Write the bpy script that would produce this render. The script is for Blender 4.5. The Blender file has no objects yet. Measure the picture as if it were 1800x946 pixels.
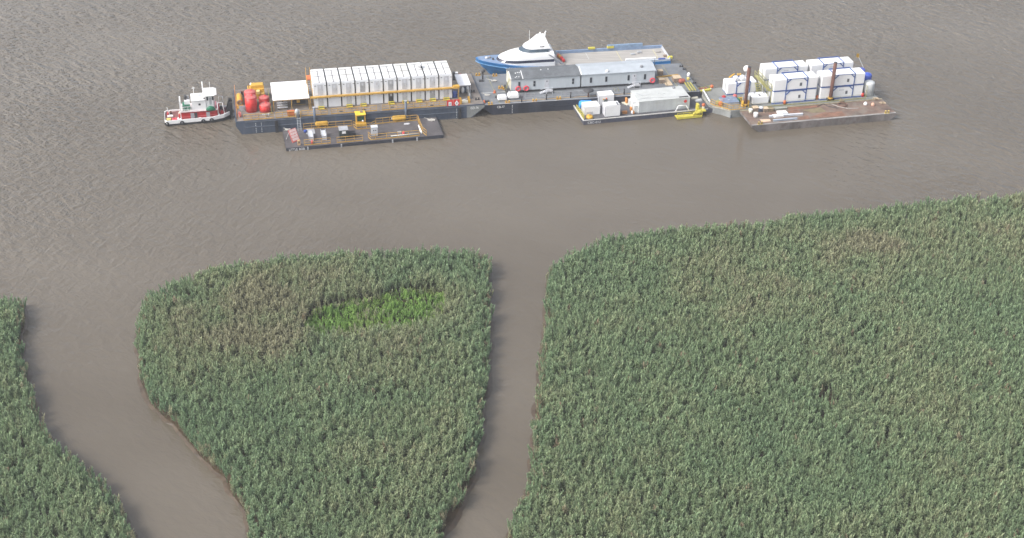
import bpy, math, random
from math import radians, degrees, sin, cos, pi, atan2, hypot, sqrt
from mathutils import Vector, Matrix, noise, geometry

random.seed(7)
SC = bpy.context.scene
COL = SC.collection

# ------------------------------------------------------------------ camera
CAM_H, FPX, PITCH, ROLL = 116.0, 2500.0, radians(32.0), radians(1.1)
cam_d = bpy.data.cameras.new("camera")
cam_d.sensor_width = 36.0
cam_d.lens = 36.0 * FPX / 1800.0
cam_d.clip_end = 20000
cam = bpy.data.objects.new("camera", cam_d)
cam.matrix_world = (Matrix.Translation((0, 0, CAM_H)) @ Matrix.Rotation(pi / 2 - PITCH, 4, 'X') @ Matrix.Rotation(ROLL, 4, 'Z'))
COL.objects.link(cam)
SC.camera = cam

# ------------------------------------------------------------------ sky, sun, exposure
SUN_EL, SUN_AZ = radians(44), radians(-118)          # azimuth from +Y towards +X: light from the left, slightly from behind the camera
SKY_STRENGTH, SUN_STRENGTH = 0.145, 1.5
w = bpy.data.worlds.new("World")
SC.world = w
w.use_nodes = True
nt = w.node_tree
nt.nodes.clear()
wo = nt.nodes.new('ShaderNodeOutputWorld')
bg = nt.nodes.new('ShaderNodeBackground')
hs = nt.nodes.new('ShaderNodeHueSaturation')
sky = nt.nodes.new('ShaderNodeTexSky')
sky.sky_type = 'NISHITA'
sky.sun_disc = False
sky.sun_elevation = SUN_EL
sky.sun_rotation = SUN_AZ
sky.air_density = 1.0
sky.dust_density = 4.0
sky.ozone_density = 1.0
hs.inputs['Saturation'].default_value = 0.45        # thin overcast: a paler sky
bg.inputs['Strength'].default_value = SKY_STRENGTH
nt.links.new(sky.outputs[0], hs.inputs['Color'])
nt.links.new(hs.outputs[0], bg.inputs['Color'])
nt.links.new(bg.outputs[0], wo.inputs['Surface'])

sd = bpy.data.lights.new("sun", 'SUN')
sd.energy = SUN_STRENGTH
sd.angle = radians(14)
sd.color = (1.0, 0.975, 0.94)
sun = bpy.data.objects.new("sun", sd)
sdir = Vector((sin(SUN_AZ) * cos(SUN_EL), cos(SUN_AZ) * cos(SUN_EL), sin(SUN_EL)))
sun.rotation_euler = sdir.to_track_quat('Z', 'Y').to_euler()
sun.location = sdir * 400
COL.objects.link(sun)

HAZE_DENSITY = 0.00036
vs = SC.view_settings
vs.view_transform = 'Standard'
vs.look = 'None'
vs.gamma = 1.0
vs.use_curve_mapping = False
vs.exposure = 0.95

# ------------------------------------------------------------------ survey helpers (the photograph's sight lines give the real positions)
def ray(px, py):
    x = (px - 900) / FPX
    y = -(py - 473) / FPX
    c, s = cos(ROLL), sin(ROLL)
    x, y = c * x - s * y, s * x + c * y
    return (x, cos(PITCH) + y * sin(PITCH), -sin(PITCH) + y * cos(PITCH))

def P(px, py, z=0.0):
    d = ray(px, py)
    t = (z - CAM_H) / d[2]
    return Vector((d[0] * t, d[1] * t, z))

class Frame:
    """local axes of a hull: u along it, v across it away from the camera, z up from the water"""
    def __init__(s, p0, p1, z):
        s.o = P(p0[0], p0[1], z)
        b = P(p1[0], p1[1], z)
        s.a = atan2(b.y - s.o.y, b.x - s.o.x)
        s.L = hypot(b.x - s.o.x, b.y - s.o.y)
        s.z = z
    def at(s, px, py, z=None):
        q = P(px, py, s.z if z is None else z)
        dx, dy = q.x - s.o.x, q.y - s.o.y
        c, n = cos(s.a), sin(s.a)
        return (c * dx + n * dy, -n * dx + c * dy)
    def w(s, u, v, z):
        c, n = cos(s.a), sin(s.a)
        return Vector((s.o.x + c * u - n * v, s.o.y + n * u + c * v, z))

# ------------------------------------------------------------------ materials
MATS = {}
def mat(name, col, rough=0.5, var=0.12, scale=0.8, dirt=0.0, dcol=(0.16, 0.11, 0.07), metal=0.0, stretch=(1, 1, 1), bump=0.0, dscale=None, spec=0.5):
    if name in MATS:
        return MATS[name]
    m = bpy.data.materials.new(name)
    m.use_nodes = True
    t = m.node_tree
    b = t.nodes['Principled BSDF']
    b.inputs['Roughness'].default_value = rough
    b.inputs['Metallic'].default_value = metal
    b.inputs['Specular IOR Level'].default_value = spec
    g = t.nodes.new('ShaderNodeNewGeometry')
    mp = t.nodes.new('ShaderNodeMapping')
    mp.inputs['Scale'].default_value = stretch
    t.links.new(g.outputs['Position'], mp.inputs['Vector'])
    n = t.nodes.new('ShaderNodeTexNoise')
    n.inputs['Scale'].default_value = scale
    n.inputs['Detail'].default_value = 6
    n.inputs['Roughness'].default_value = 0.65
    t.links.new(mp.outputs[0], n.inputs['Vector'])
    r = t.nodes.new('ShaderNodeValToRGB')
    lo = tuple(max(0, c * (1 - var * 2)) for c in col) + (1,)
    hi = tuple(min(1, c * (1 + var)) for c in col) + (1,)
    r.color_ramp.elements[0].position = 0.3
    r.color_ramp.elements[0].color = lo
    r.color_ramp.elements[1].position = 0.62
    r.color_ramp.elements[1].color = hi
    t.links.new(n.outputs['Fac'], r.inputs[0])
    out = r.outputs[0]
    if dirt > 0:
        n2 = t.nodes.new('ShaderNodeTexNoise')
        n2.inputs['Scale'].default_value = dscale or scale * 2.3
        n2.inputs['Detail'].default_value = 8
        n2.inputs['Roughness'].default_value = 0.7
        t.links.new(mp.outputs[0], n2.inputs['Vector'])
        r2 = t.nodes.new('ShaderNodeValToRGB')
        r2.color_ramp.elements[0].position = 0.5
        r2.color_ramp.elements[0].color = (0, 0, 0, 1)
        r2.color_ramp.elements[1].position = 0.7
        r2.color_ramp.elements[1].color = (dirt, dirt, dirt, 1)
        t.links.new(n2.outputs['Fac'], r2.inputs[0])
        mx = t.nodes.new('ShaderNodeMix')
        mx.data_type = 'RGBA'
        t.links.new(r2.outputs[0], mx.inputs[0])
        t.links.new(out, mx.inputs[6])
        mx.inputs[7].default_value = tuple(dcol) + (1,)
        out = mx.outputs[2]
    t.links.new(out, b.inputs['Base Color'])
    if bump > 0:
        bp = t.nodes.new('ShaderNodeBump')
        bp.inputs['Strength'].default_value = bump
        bp.inputs['Distance'].default_value = 0.05
        t.links.new(n.outputs['Fac'], bp.inputs['Height'])
        t.links.new(bp.outputs[0], b.inputs['Normal'])
    MATS[name] = m
    return m

RUST = (0.17, 0.08, 0.045)
white = mat('white_paint', (0.80, 0.80, 0.80), .45, .03, .5, .12, (0.5, 0.45, 0.38))
white2 = mat('white_panel', (0.78, 0.80, 0.83), .5, .04, .7, .16, (0.5, 0.46, 0.4), stretch=(1, 1, .35))
canvas = mat('white_canvas', (0.84, 0.84, 0.85), .7, .03, .6)
offwhite = mat('weathered_white', (0.55, 0.57, 0.57), .55, .07, .8, .4, (0.42, 0.42, 0.38), stretch=(1, 1, .3))
cream = mat('cream_paint', (0.62, 0.60, 0.50), .6, .08)
palewall = mat('pale_siding', (0.46, 0.50, 0.53), .6, .04, 1.2, .12, (0.36, 0.37, 0.36), stretch=(1, 1, .2))
darkroof = mat('dark_roofing', (0.115, 0.125, 0.135), .85, .18, .6, .35, (0.2, 0.21, 0.22))
lightroof = mat('pale_roofing', (0.38, 0.415, 0.45), .7, .06, .6, .25, (0.38, 0.4, 0.42))
greyroof = mat('white_roofing', (0.47, 0.485, 0.475), .7, .06, .7, .45, (0.44, 0.44, 0.4))
grey = mat('grey_paint', (0.36, 0.37, 0.39), .5, .1, 1.0, .2)
ltgrey = mat('light_grey_paint', (0.52, 0.53, 0.56), .5, .08, 1.0, .15, (.3, .28, .25))
midgrey = mat('mid_grey_paint', (0.22, 0.225, 0.24), .55, .1, 1.0)
glass = mat('dark_glass', (0.03, 0.035, 0.045), .12, .1)
black = mat('black_rubber', (0.022, 0.022, 0.026), .7, .2)
charcoal = mat('charcoal_paint', (0.05, 0.05, 0.055), .6, .2)
yellow = mat('yellow_paint', (0.60, 0.345, 0.04), .45, .1, 1.5, .3, (0.3, 0.17, 0.05))
amber = mat('amber_paint', (0.50, 0.295, 0.06), .55, .15, 1.5, .35, (0.25, 0.15, 0.08))
lemon = mat('lemon_paint', (0.55, 0.485, 0.07), .5, .12, 1.5, .25, (0.35, 0.28, 0.08))
olive = mat('olive_yellow_paint', (0.31, 0.295, 0.11), .6, .15, 1.5, .3, (.2, .2, .1))
orange = mat('orange_paint', (0.52, 0.13, 0.045), .5, .1)
red = mat('red_paint', (0.58, 0.028, 0.025), .4, .12, .9, .1, (0.45, 0.12, 0.12), stretch=(1, 1, .3))
tugred = mat('crimson_paint', (0.42, 0.015, 0.02), .4, .15, 1.2, .15, (0.3, 0.1, 0.08))
pink = mat('faded_red_paint', (0.5, 0.12, 0.11), .6, .12, 1.5, .3, (.75, .35, .3))
ringred = mat('life_ring_red', (0.72, 0.07, 0.10), .6, .08)
navy = mat('navy_hull', (0.052, 0.07, 0.105), .5, .2, .5, .5, (0.12, 0.13, 0.15), stretch=(.6, .6, .12))
navyhull_b = mat('dark_hull', (0.025, 0.030, 0.048), .55, .25, .5, .4, (0.08, 0.075, 0.08), stretch=(.6, .6, .15))
hull_c = mat('slate_hull', (0.055, 0.06, 0.09), .6, .2, .6, .5, (0.16, 0.14, 0.13), stretch=(.6, .6, .2))
palehull = mat('chalky_hull', (0.23, 0.24, 0.235), .7, .2, .5, .6, (0.16, 0.17, 0.17), stretch=(.7, .7, .4))
boatblue = mat('blue_hull', (0.022, 0.175, 0.44), .35, .1, .5, .12, (0.02, 0.09, 0.25))
boatdeckblue = mat('pale_blue_deck', (0.20, 0.28, 0.42), .5, .1, 1.0, .3, (0.35, 0.42, 0.55))
framblue = mat('frame_blue', (0.035, 0.09, 0.29), .45, .1)
blue = mat('blue_plastic', (0.03, 0.07, 0.30), .4, .12)
tarpblue = mat('blue_tarp', (0.06, 0.33, 0.72), .55, .12, 2.0)
green = mat('green_paint', (0.012, 0.14, 0.075), .45, .12)
deck_a = mat('brown_grey_deck', (0.21, 0.18, 0.155), .75, .2, .35, .6, (0.13, 0.12, 0.12), bump=.2, dscale=1.2)
deck_b = mat('blue_grey_deck', (0.155, 0.165, 0.18), .7, .16, .3, .55, (0.23, 0.225, 0.21), bump=.2, dscale=.8)
deck_c = mat('dark_grey_deck', (0.090, 0.082, 0.086), .75, .18, .4, .45, (0.19, 0.17, 0.155), bump=.2, dscale=1.0)
deck_f = mat('pale_grey_deck', (0.2, 0.205, 0.195), .75, .14, .4, .5, (0.2, 0.2, 0.18), bump=.2)
rustdeck = mat('rusty_deck', (0.175, 0.118, 0.092), .85, .3, .28, .9, (0.19, 0.175, 0.15), bump=.4, dscale=.45)
rustplate = mat('orange_rust', (0.20, 0.105, 0.07), .85, .25, .8, .5, (0.2, 0.13, 0.09), bump=.3)
oliveplate = mat('tarnished_plate', (0.20, 0.165, 0.095), .8, .15, .8, .4, (.15, .12, .08))
rusthull = mat('weathered_grey_hull', (0.165, 0.148, 0.142), .8, .25, .6, .85, (0.10, 0.068, 0.055), stretch=(.6, .6, .4), bump=.3)
spudrust = mat('rusty_steel', (0.135, 0.06, 0.042), .8, .3, 1.2, .5, (0.08, 0.05, 0.045), stretch=(1, 1, .3))
wood = mat('raw_timber', (0.52, 0.41, 0.28), .8, .15, 3.0)
brownwood = mat('brown_crate_wood', (0.24, 0.18, 0.135), .8, .2, 2.0)
planks = mat('weathered_plank_deck', (0.37, 0.35, 0.325), .85, .14, 1.0, .45, (0.26, 0.245, 0.24), stretch=(.12, 2.2, 1))
rope = mat('pale_rope', (0.50, 0.48, 0.44), .9, .15, 4)
steel = mat('galvanised_steel', (0.42, 0.44, 0.46), .5, .12, 2.0, .2, metal=.2)
silver = mat('aluminium', (0.6, 0.62, 0.66), .4, .06, 1.0, .15, (.45, .45, .45))
reddeck = mat('red_brown_deck', (0.20, 0.075, 0.07), .7, .15, 1.0, .35, (.16, .12, .11))

# ------------------------------------------------------------------ mesh builder
class MB:
    def __init__(s):
        s.v = []
        s.f = []
        s.sm = []
    def add(s, vs, fs, smooth=False):
        o = len(s.v)
        s.v += [tuple(p) for p in vs]
        s.f += [tuple(i + o for i in f) for f in fs]
        s.sm += [smooth] * len(fs)
        return s
    def box(s, x0, x1, y0, y1, z0, z1, ch=0.0):
        if ch <= 0:
            vs = [(x0, y0, z0), (x1, y0, z0), (x1, y1, z0), (x0, y1, z0), (x0, y0, z1), (x1, y0, z1), (x1, y1, z1), (x0, y1, z1)]
            return s.add(vs, [(3, 2, 1, 0), (4, 5, 6, 7), (0, 1, 5, 4), (1, 2, 6, 5), (2, 3, 7, 6), (3, 0, 4, 7)])
        c = ch                                        # soft-edged box: stacked rings with rounded corners
        rings = []
        for z, i in ((z0, 1.0), (z0 + c * .3, .3), (z0 + c, 0), (z1 - c, 0), (z1 - c * .3, .3), (z1, 1.0)):
            k = c * i
            X0, X1, Y0, Y1 = x0 + k, x1 - k, y0 + k, y1 - k
            q = c * .6
            rings.append([(X0 + q, Y0, z), (X1 - q, Y0, z), (X1, Y0 + q, z), (X1, Y1 - q, z), (X1 - q, Y1, z), (X0 + q, Y1, z), (X0, Y1 - q, z), (X0, Y0 + q, z)])
        return s.loft(rings)
    def loft(s, rings, cap=True, smooth=False):
        n = len(rings[0])
        vs = [p for r in rings for p in r]
        fs = []
        for k in range(len(rings) - 1):
            for i in range(n):
                j = (i + 1) % n
                fs.append((k * n + i, k * n + j, (k + 1) * n + j, (k + 1) * n + i))
        s.add(vs, fs, smooth)
        if cap:
            s.add(rings[0], [tuple(range(n - 1, -1, -1))])
            s.add(rings[-1], [tuple(range(n))])
        return s
    def prism(s, poly, z0, z1):
        return s.loft([[(x, y, z0) for x, y in poly], [(x, y, z1) for x, y in poly]])
    def side(s, poly, y0, y1):
        """profile in (x,z) run along y"""
        return s.loft([[(x, y1, z) for x, z in poly], [(x, y0, z) for x, z in poly]])
    def cyl(s, x, y, z0, z1, r, n=16, r2=None):
        r2 = r if r2 is None else r2
        return s.lathe(x, y, [(r, z0), (r2, z1)], n)
    def lathe(s, x, y, prof, n=20, smooth=True):
        rings = [[(x + r * cos(2 * pi * i / n), y + r * sin(2 * pi * i / n), z) for i in range(n)] for r, z in prof]
        return s.loft(rings, True, smooth)
    def tube(s, p, q, r, n=8, r2=None):
        p, q = Vector(p), Vector(q)
        d = (q - p)
        if d.length < 1e-6:
            return s
        d.normalize()
        a = d.orthogonal().normalized()
        b = d.cross(a)
        r2 = r if r2 is None else r2
        R = [[tuple(c + (a * cos(2 * pi * i / n) + b * sin(2 * pi * i / n)) * rr) for i in range(n)] for c, rr in ((p, r), (q, r2))]
        return s.loft(R, True, n > 6)
    def path(s, pts, r, n=6):
        for i in range(len(pts) - 1):
            s.tube(pts[i], pts[i + 1], r, n)
        return s
    def capsule(s, p, q, r, n=16, dome=.5):
        p, q = Vector(p), Vector(q)
        d = (q - p).normalized()
        a = d.orthogonal().normalized()
        b = d.cross(a)
        R = []
        for c, k, rr in ((p, -dome, .35), (p, -dome * .75, .7), (p, -dome * .3, .93), (p, 0, 1), (q, 0, 1), (q, dome * .3, .93), (q, dome * .75, .7), (q, dome, .35)):
            cc = c + d * k * r
            R.append([tuple(cc + (a * cos(2 * pi * i / n) + b * sin(2 * pi * i / n)) * r * rr) for i in range(n)])
        return s.loft(R, True, True)
    def sphere(s, x, y, z, r, n=16, m=8):
        prof = [(max(.02, sin(pi * k / m)) * r, z - cos(pi * k / m) * r) for k in range(m + 1)]
        return s.lathe(x, y, prof, n)
    def torus(s, c, axis, R, r, n=20, m=8):
        c = Vector(c); ax = Vector(axis).normalized(); a = ax.orthogonal().normalized(); b = ax.cross(a)
        vs = []; fs = []
        for i in range(n):
            d = a * cos(2 * pi * i / n) + b * sin(2 * pi * i / n)
            for j in range(m):
                vs.append(tuple(c + d * (R + r * cos(2 * pi * j / m)) + ax * r * sin(2 * pi * j / m)))
        for i in range(n):
            for j in range(m):
                fs.append((i * m + j, ((i + 1) % n) * m + j, ((i + 1) % n) * m + (j + 1) % m, i * m + (j + 1) % m))
        return s.add(vs, fs, True)
    def beam(s, p, q, wd, ht):
        """square bar p->q, width across, height up"""
        p, q = Vector(p), Vector(q)
        d = (q - p).normalized()
        up = Vector((0, 0, 1)) if abs(d.z) < .95 else Vector((0, 1, 0))
        a = d.cross(up).normalized() * wd / 2
        b = a.cross(d).normalized() * ht / 2
        R = [[tuple(c - a - b), tuple(c + a - b), tuple(c + a + b), tuple(c - a + b)] for c in (p, q)]
        return s.loft(R)
    def xform(s, M):
        s.v = [tuple(M @ Vector(p)) for p in s.v]
        return s
    def build(s, name, m, parent=None, loc=None, rz=0.0, link=True):
        me = bpy.data.meshes.new(name)
        me.from_pydata(s.v, [], s.f)
        me.polygons.foreach_set('use_smooth', s.sm)
        me.update()
        import bmesh
        bm = bmesh.new()
        bm.from_mesh(me)
        bmesh.ops.remove_doubles(bm, verts=bm.verts, dist=1e-5)
        bmesh.ops.recalc_face_normals(bm, faces=bm.faces)
        bm.to_mesh(me)
        bm.free()
        me.materials.append(m)
        o = bpy.data.objects.new(name, me)
        if parent is not None:
            o.parent = parent
        if loc is not None:
            o.location = loc
        o.rotation_euler = (0, 0, rz)
        COL.objects.link(o)
        return o

def tag(o, label=None, cat=None, group=None, kind=None):
    if label: o['label'] = label
    if cat: o['category'] = cat
    if group: o['group'] = group
    if kind: o['kind'] = kind
    return o

def thing(fr, u, v, z, name, label, cat, group=None, rot=0.0):
    o = bpy.data.objects.new(name, None)
    o.empty_display_size = .3
    o.location = fr.w(u, v, z)
    o.rotation_euler = (0, 0, fr.a + rot)
    COL.objects.link(o)
    return tag(o, label, cat, group)

def solo(fr, u, v, z, mb, m, name, label, cat, group=None, rot=0.0):
    o = mb.build(name, m, None, fr.w(u, v, z), fr.a + rot)
    return tag(o, label, cat, group)

def dup(root, loc, rz, label, group=None):
    r = root.copy()
    COL.objects.link(r)
    r.location = loc
    r.rotation_euler = (0, 0, rz)
    r['label'] = label
    if group: r['group'] = group
    for ch in list(root.children):
        c = ch.copy()
        COL.objects.link(c)
        c.parent = r
        for g in list(ch.children):
            d = g.copy()
            COL.objects.link(d)
            d.parent = c
    return r

def text_mb(s, size, depth=0.01):
    """flat lettering in the xz plane, facing -y"""
    cu = bpy.data.curves.new('lettering', 'FONT')
    cu.body = s
    cu.size = size
    cu.extrude = depth
    o = bpy.data.objects.new('lettering', cu)
    COL.objects.link(o)
    dg = bpy.context.evaluated_depsgraph_get()
    me = bpy.data.meshes.new_from_object(o.evaluated_get(dg))
    mb = MB()
    mb.add([(p.co.x, -p.co.z, p.co.y) for p in me.vertices], [tuple(f.vertices) for f in me.polygons])
    COL.objects.unlink(o)
    bpy.data.objects.remove(o)
    bpy.data.meshes.remove(me)
    return mb

ORD = ['first', 'second', 'third', 'fourth', 'fifth', 'sixth', 'seventh', 'eighth', 'ninth', 'tenth']

# ------------------------------------------------------------------ hull frames
FA = Frame((415, 215.5), (813, 186.7), 2.45)      # accommodation barge
FB = Frame((855, 185), (1011, 175), 2.1)          # workshop barge
FC = Frame((1026, 213), (1242, 192.5), 0.8)       # low deck barge
FD = Frame((1325, 221), (1575, 199), 1.4)         # rusty barge and the quarters barge behind it
FE = Frame((503, 261), (780, 237.5), 0.6)         # small tending barge
FT = Frame((291, 222), (405, 213), 0.0)           # tug

# ================================================================== SETTING
def water_mat():
    m = bpy.data.materials.new('muddy_river_water')
    m.use_nodes = True
    t = m.node_tree
    N = t.nodes.new
    L = t.links.new
    b = t.nodes['Principled BSDF']
    b.inputs['Roughness'].default_value = 0.06
    b.inputs['IOR'].default_value = 1.42
    g = N('ShaderNodeNewGeometry')
    # silt: slow drifts of tone
    n0 = N('ShaderNodeTexNoise'); n0.inputs['Scale'].default_value = 0.018; n0.inputs['Detail'].default_value = 5
    mp0 = N('ShaderNodeMapping'); mp0.inputs['Scale'].default_value = (1, 1.7, 1)
    L(g.outputs['Position'], mp0.inputs[0]); L(mp0.outputs[0], n0.inputs['Vector'])
    r = N('ShaderNodeValToRGB')
    r.color_ramp.elements[0].position = .3; r.color_ramp.elements[0].color = (0.106, 0.088, 0.066, 1)
    r.color_ramp.elements[1].position = .7; r.color_ramp.elements[1].color = (0.140, 0.120, 0.094, 1)
    L(n0.outputs['Fac'], r.inputs[0]); L(r.outputs[0], b.inputs['Base Color'])
    # three trains of ripples
    def train(rot, sc, detail, dist):
        m0 = N('ShaderNodeMapping'); m0.inputs['Rotation'].default_value = (0, 0, radians(rot))
        mp = N('ShaderNodeMapping'); mp.inputs['Scale'].default_value = sc
        L(g.outputs['Position'], m0.inputs[0]); L(m0.outputs[0], mp.inputs[0])
        n = N('ShaderNodeTexNoise'); n.inputs['Scale'].default_value = 1.0; n.inputs['Detail'].default_value = detail
        n.inputs['Roughness'].default_value = .55; n.inputs['Distortion'].default_value = dist
        L(mp.outputs[0], n.inputs['Vector'])
        return n.outputs['Fac']
    wind = train(44, (.2, .66, 1), 3, .5)            # long crests running down to the right
    chop = train(20, (.58, .9, 1), 3, .4)
    swirl = train(-70, (.4, .85, 1), 2, .7)
    # where the wind reaches: far water rough, lee of the barges and the creeks calm
    sx = N('ShaderNodeSeparateXYZ'); L(g.outputs['Position'], sx.inputs[0])
    slant = N('ShaderNodeMath'); slant.operation = 'MULTIPLY_ADD'; slant.inputs[1].default_value = -.19   # distance beyond the line of moored hulls
    L(sx.outputs['X'], slant.inputs[0]); L(sx.outputs['Y'], slant.inputs[2])
    far = N('ShaderNodeMapRange'); far.inputs[1].default_value = 232; far.inputs[2].default_value = 268
    far.inputs[3].default_value = .13; far.inputs[4].default_value = 1.0
    L(slant.outputs[0], far.inputs[0])
    east = N('ShaderNodeMapRange'); east.inputs[1].default_value = 48; east.inputs[2].default_value = 92
    east.inputs[3].default_value = 0.0; east.inputs[4].default_value = .7
    L(sx.outputs['X'], east.inputs[0])
    west = N('ShaderNodeMapRange'); west.inputs[1].default_value = -42; west.inputs[2].default_value = -85
    west.inputs[3].default_value = 0.0; west.inputs[4].default_value = .45
    L(sx.outputs['X'], west.inputs[0])
    left = N('ShaderNodeMapRange'); left.inputs[1].default_value = 10; left.inputs[2].default_value = -70
    left.inputs[3].default_value = 0.0; left.inputs[4].default_value = 1.0
    L(sx.outputs['X'], left.inputs[0])
    cut = N('ShaderNodeMapRange'); cut.inputs[1].default_value = 150; cut.inputs[2].default_value = 198
    L(sx.outputs['Y'], cut.inputs[0])
    lc = N('ShaderNodeMath'); lc.operation = 'MULTIPLY'; L(left.outputs[0], lc.inputs[0]); L(cut.outputs[0], lc.inputs[1])
    npatch = N('ShaderNodeTexNoise'); npatch.inputs['Scale'].default_value = .03; npatch.inputs['Detail'].default_value = 3
    L(g.outputs['Position'], npatch.inputs['Vector'])
    pr = N('ShaderNodeMapRange'); pr.inputs[1].default_value = .35; pr.inputs[2].default_value = .65; pr.inputs[3].default_value = .55; pr.inputs[4].default_value = 1.0
    L(npatch.outputs['Fac'], pr.inputs[0])
    def mul(a, bb):
        k = N('ShaderNodeMath'); k.operation = 'MULTIPLY'; L(a, k.inputs[0])
        if isinstance(bb, float): k.inputs[1].default_value = bb
        else: L(bb, k.inputs[1])
        return k.outputs[0]
    def add(a, bb):
        k = N('ShaderNodeMath'); k.operation = 'ADD'; L(a, k.inputs[0]); L(bb, k.inputs[1]); return k.outputs[0]
    amp = mul(add(far.outputs[0], mul(add(east.outputs[0], west.outputs[0]), cut.outputs[0])), pr.outputs[0])
    h = mul(mul(wind, 1.0), amp)
    h = add(h, mul(mul(chop, 1.05), amp))
    h = add(h, mul(mul(swirl, .36), mul(lc.outputs[0], pr.outputs[0])))
    bp = N('ShaderNodeBump'); bp.inputs['Strength'].default_value = 1.0; bp.inputs['Distance'].default_value = .98
    L(h, bp.inputs['Height']); L(bp.outputs[0], b.inputs['Normal'])
    return m

mb = MB()
mb.add([(-4000, -1500, 0), (4000, -1500, 0), (4000, 8000, 0), (-4000, 8000, 0)], [(0, 1, 2, 3)])
tag(mb.build('water', water_mat()), kind='structure')

# ---- marsh: mud islands carrying reeds
def poly_world(pts):
    return [P(*p) for p in pts]

ISLAND = [(245, 545, .9), (249, 530, 1.3), (257, 519, 1.9), (273, 507, 2.2), (300, 494, 2.2), (360, 474, 2.2), (405, 464, 2.2), (450, 457, 2.2), (530, 446, 2.2), (600, 441, 2.2), (700, 438, 2.2), (770, 434, 2.2), (815, 438, 2.2), (845, 446, 2.0), (857, 456, 1.6), (859, 490, 1), (860, 540, 1), (858, 620, .8), (855, 680, .8), (847, 720, .8), (844, 760, .6), (838, 800, .5), (830, 840, .3), (814, 870, 0), (800, 910, 0), (778, 946, 0), (755, 1000, 0), (735, 1050, 0), (600, 1060, 0), (480, 1060, 0), (450, 1000, 0), (437, 946, 0), (430, 905, 0), (413, 872, 0), (395, 847, 0), (370, 817, 0), (336, 782, 0), (302, 747, 0), (272, 717, 0), (252, 692, 0), (246, 660, .3), (244, 600, .6), (243, 560, .8)]
RIGHT = [(960, 505, 1), (963, 485, 1.3), (971, 467, 1.7), (985, 453, 2.1), (1010, 440, 2.2), (1045, 426, 2.2), (1062, 414, 2.2), (1150, 403, 2.2), (1250, 396, 2.2), (1340, 388, 2.2), (1400, 375, 2.2), (1500, 367, 2.2), (1600, 356, 2.2), (1700, 346, 2.2), (1760, 343, 2.2), (1800, 338, 2.2), (1880, 328, 2.2), (1960, 322, 2.2), (1985, 500, 0), (1990, 800, 0), (1985, 1060, 0), (1500, 1065, 0), (1100, 1065, 0), (870, 1060, 0), (885, 985, 0), (893, 946, 0), (906, 925, 0), (922, 885, 0), (931, 835, 0), (940, 790, .2), (940, 735, .4), (950, 690, .5), (950, 640, .6), (957, 590, .8), (958, 540, .9)]
LEFT = [(-170, 505, 2.2), (0, 515, 2.2), (36, 522, 2.0), (40, 545, 1.2), (40, 565, .9), (34, 610, .6), (44, 648, .5), (54, 690, .4), (64, 728, .3), (84, 768, .2), (108, 800, 0), (148, 830, 0), (184, 866, 0), (214, 906, 0), (234, 944, 0), (246, 995, 0), (250, 1060, 0), (50, 1065, 0), (-160, 1060, 0), (-175, 800, 0)]

mud_m = mat('wet_brown_mud', (0.07, 0.048, 0.029), .45, .25, .7, .5, (0.10, 0.068, 0.04), bump=.4)

def mud_bank(pts, name):
    q = [Vector((p.x, p.y)) for p in poly_world(pts)]
    # densify and roughen the shore
    out = []
    n = len(q)
    for i in range(n):
        a, b = q[i], q[(i + 1) % n]
        k = max(1, int((b - a).length / 1.2))
        for j in range(k):
            c = a.lerp(b, j / k)
            d = noise.noise_vector(Vector((c.x * .35, c.y * .35, 3.1))) * .7
            out.append(Vector((c.x + d.x, c.y + d.y)))
    cen = sum(out, Vector((0, 0))) / len(out)
    m = len(out)
    area = sum(out[i].x * out[(i + 1) % m].y - out[(i + 1) % m].x * out[i].y for i in range(m))
    sgn = 1 if area > 0 else -1
    rim = []
    for i in range(m):
        t = (out[(i + 1) % m] - out[i - 1]).normalized()
        nrm = Vector((t.y, -t.x)) * sgn
        rim.append(out[i] + nrm * (.75 + .55 * noise.noise(Vector((out[i].x * .22, out[i].y * .22, 9))) + .3 * noise.noise(Vector((out[i].x * .9, out[i].y * .9, 4)))))
    vs = [(p.x, p.y, .16) for p in out] + [(p.x, p.y, -.12) for p in rim]
    tri = geometry.tessellate_polygon([[Vector((p.x, p.y, 0)) for p in out]])
    fs = [tuple(t) for t in tri] + [(i, (i + 1) % m, m + (i + 1) % m, m + i) for i in range(m)]
    mb = MB()
    mb.add(vs, fs)
    tag(mb.build('marsh_mud', mud_m), 'brown mud shore under the reeds', None, None, 'structure')
    return out

def inside(x, y, poly):
    c = False
    n = len(poly)
    j = n - 1
    for i in range(n):
        a, b = poly[i], poly[j]
        if (a.y > y) != (b.y > y) and x < (b.x - a.x) * (y - a.y) / (b.y - a.y) + a.x:
            c = not c
        j = i
    return c

def edge_dist(x, y, poly):
    p = Vector((x, y))
    best = 1e9
    n = len(poly)
    for i in range(n):
        a, b = poly[i], poly[(i + 1) % n]
        if abs(a.x - x) > 16 or abs(a.y - y) > 16:
            continue
        ab = b - a
        t = max(0, min(1, (p - a).dot(ab) / max(1e-9, ab.length_squared)))
        best = min(best, (p - (a + ab * t)).length)
    return best

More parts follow.
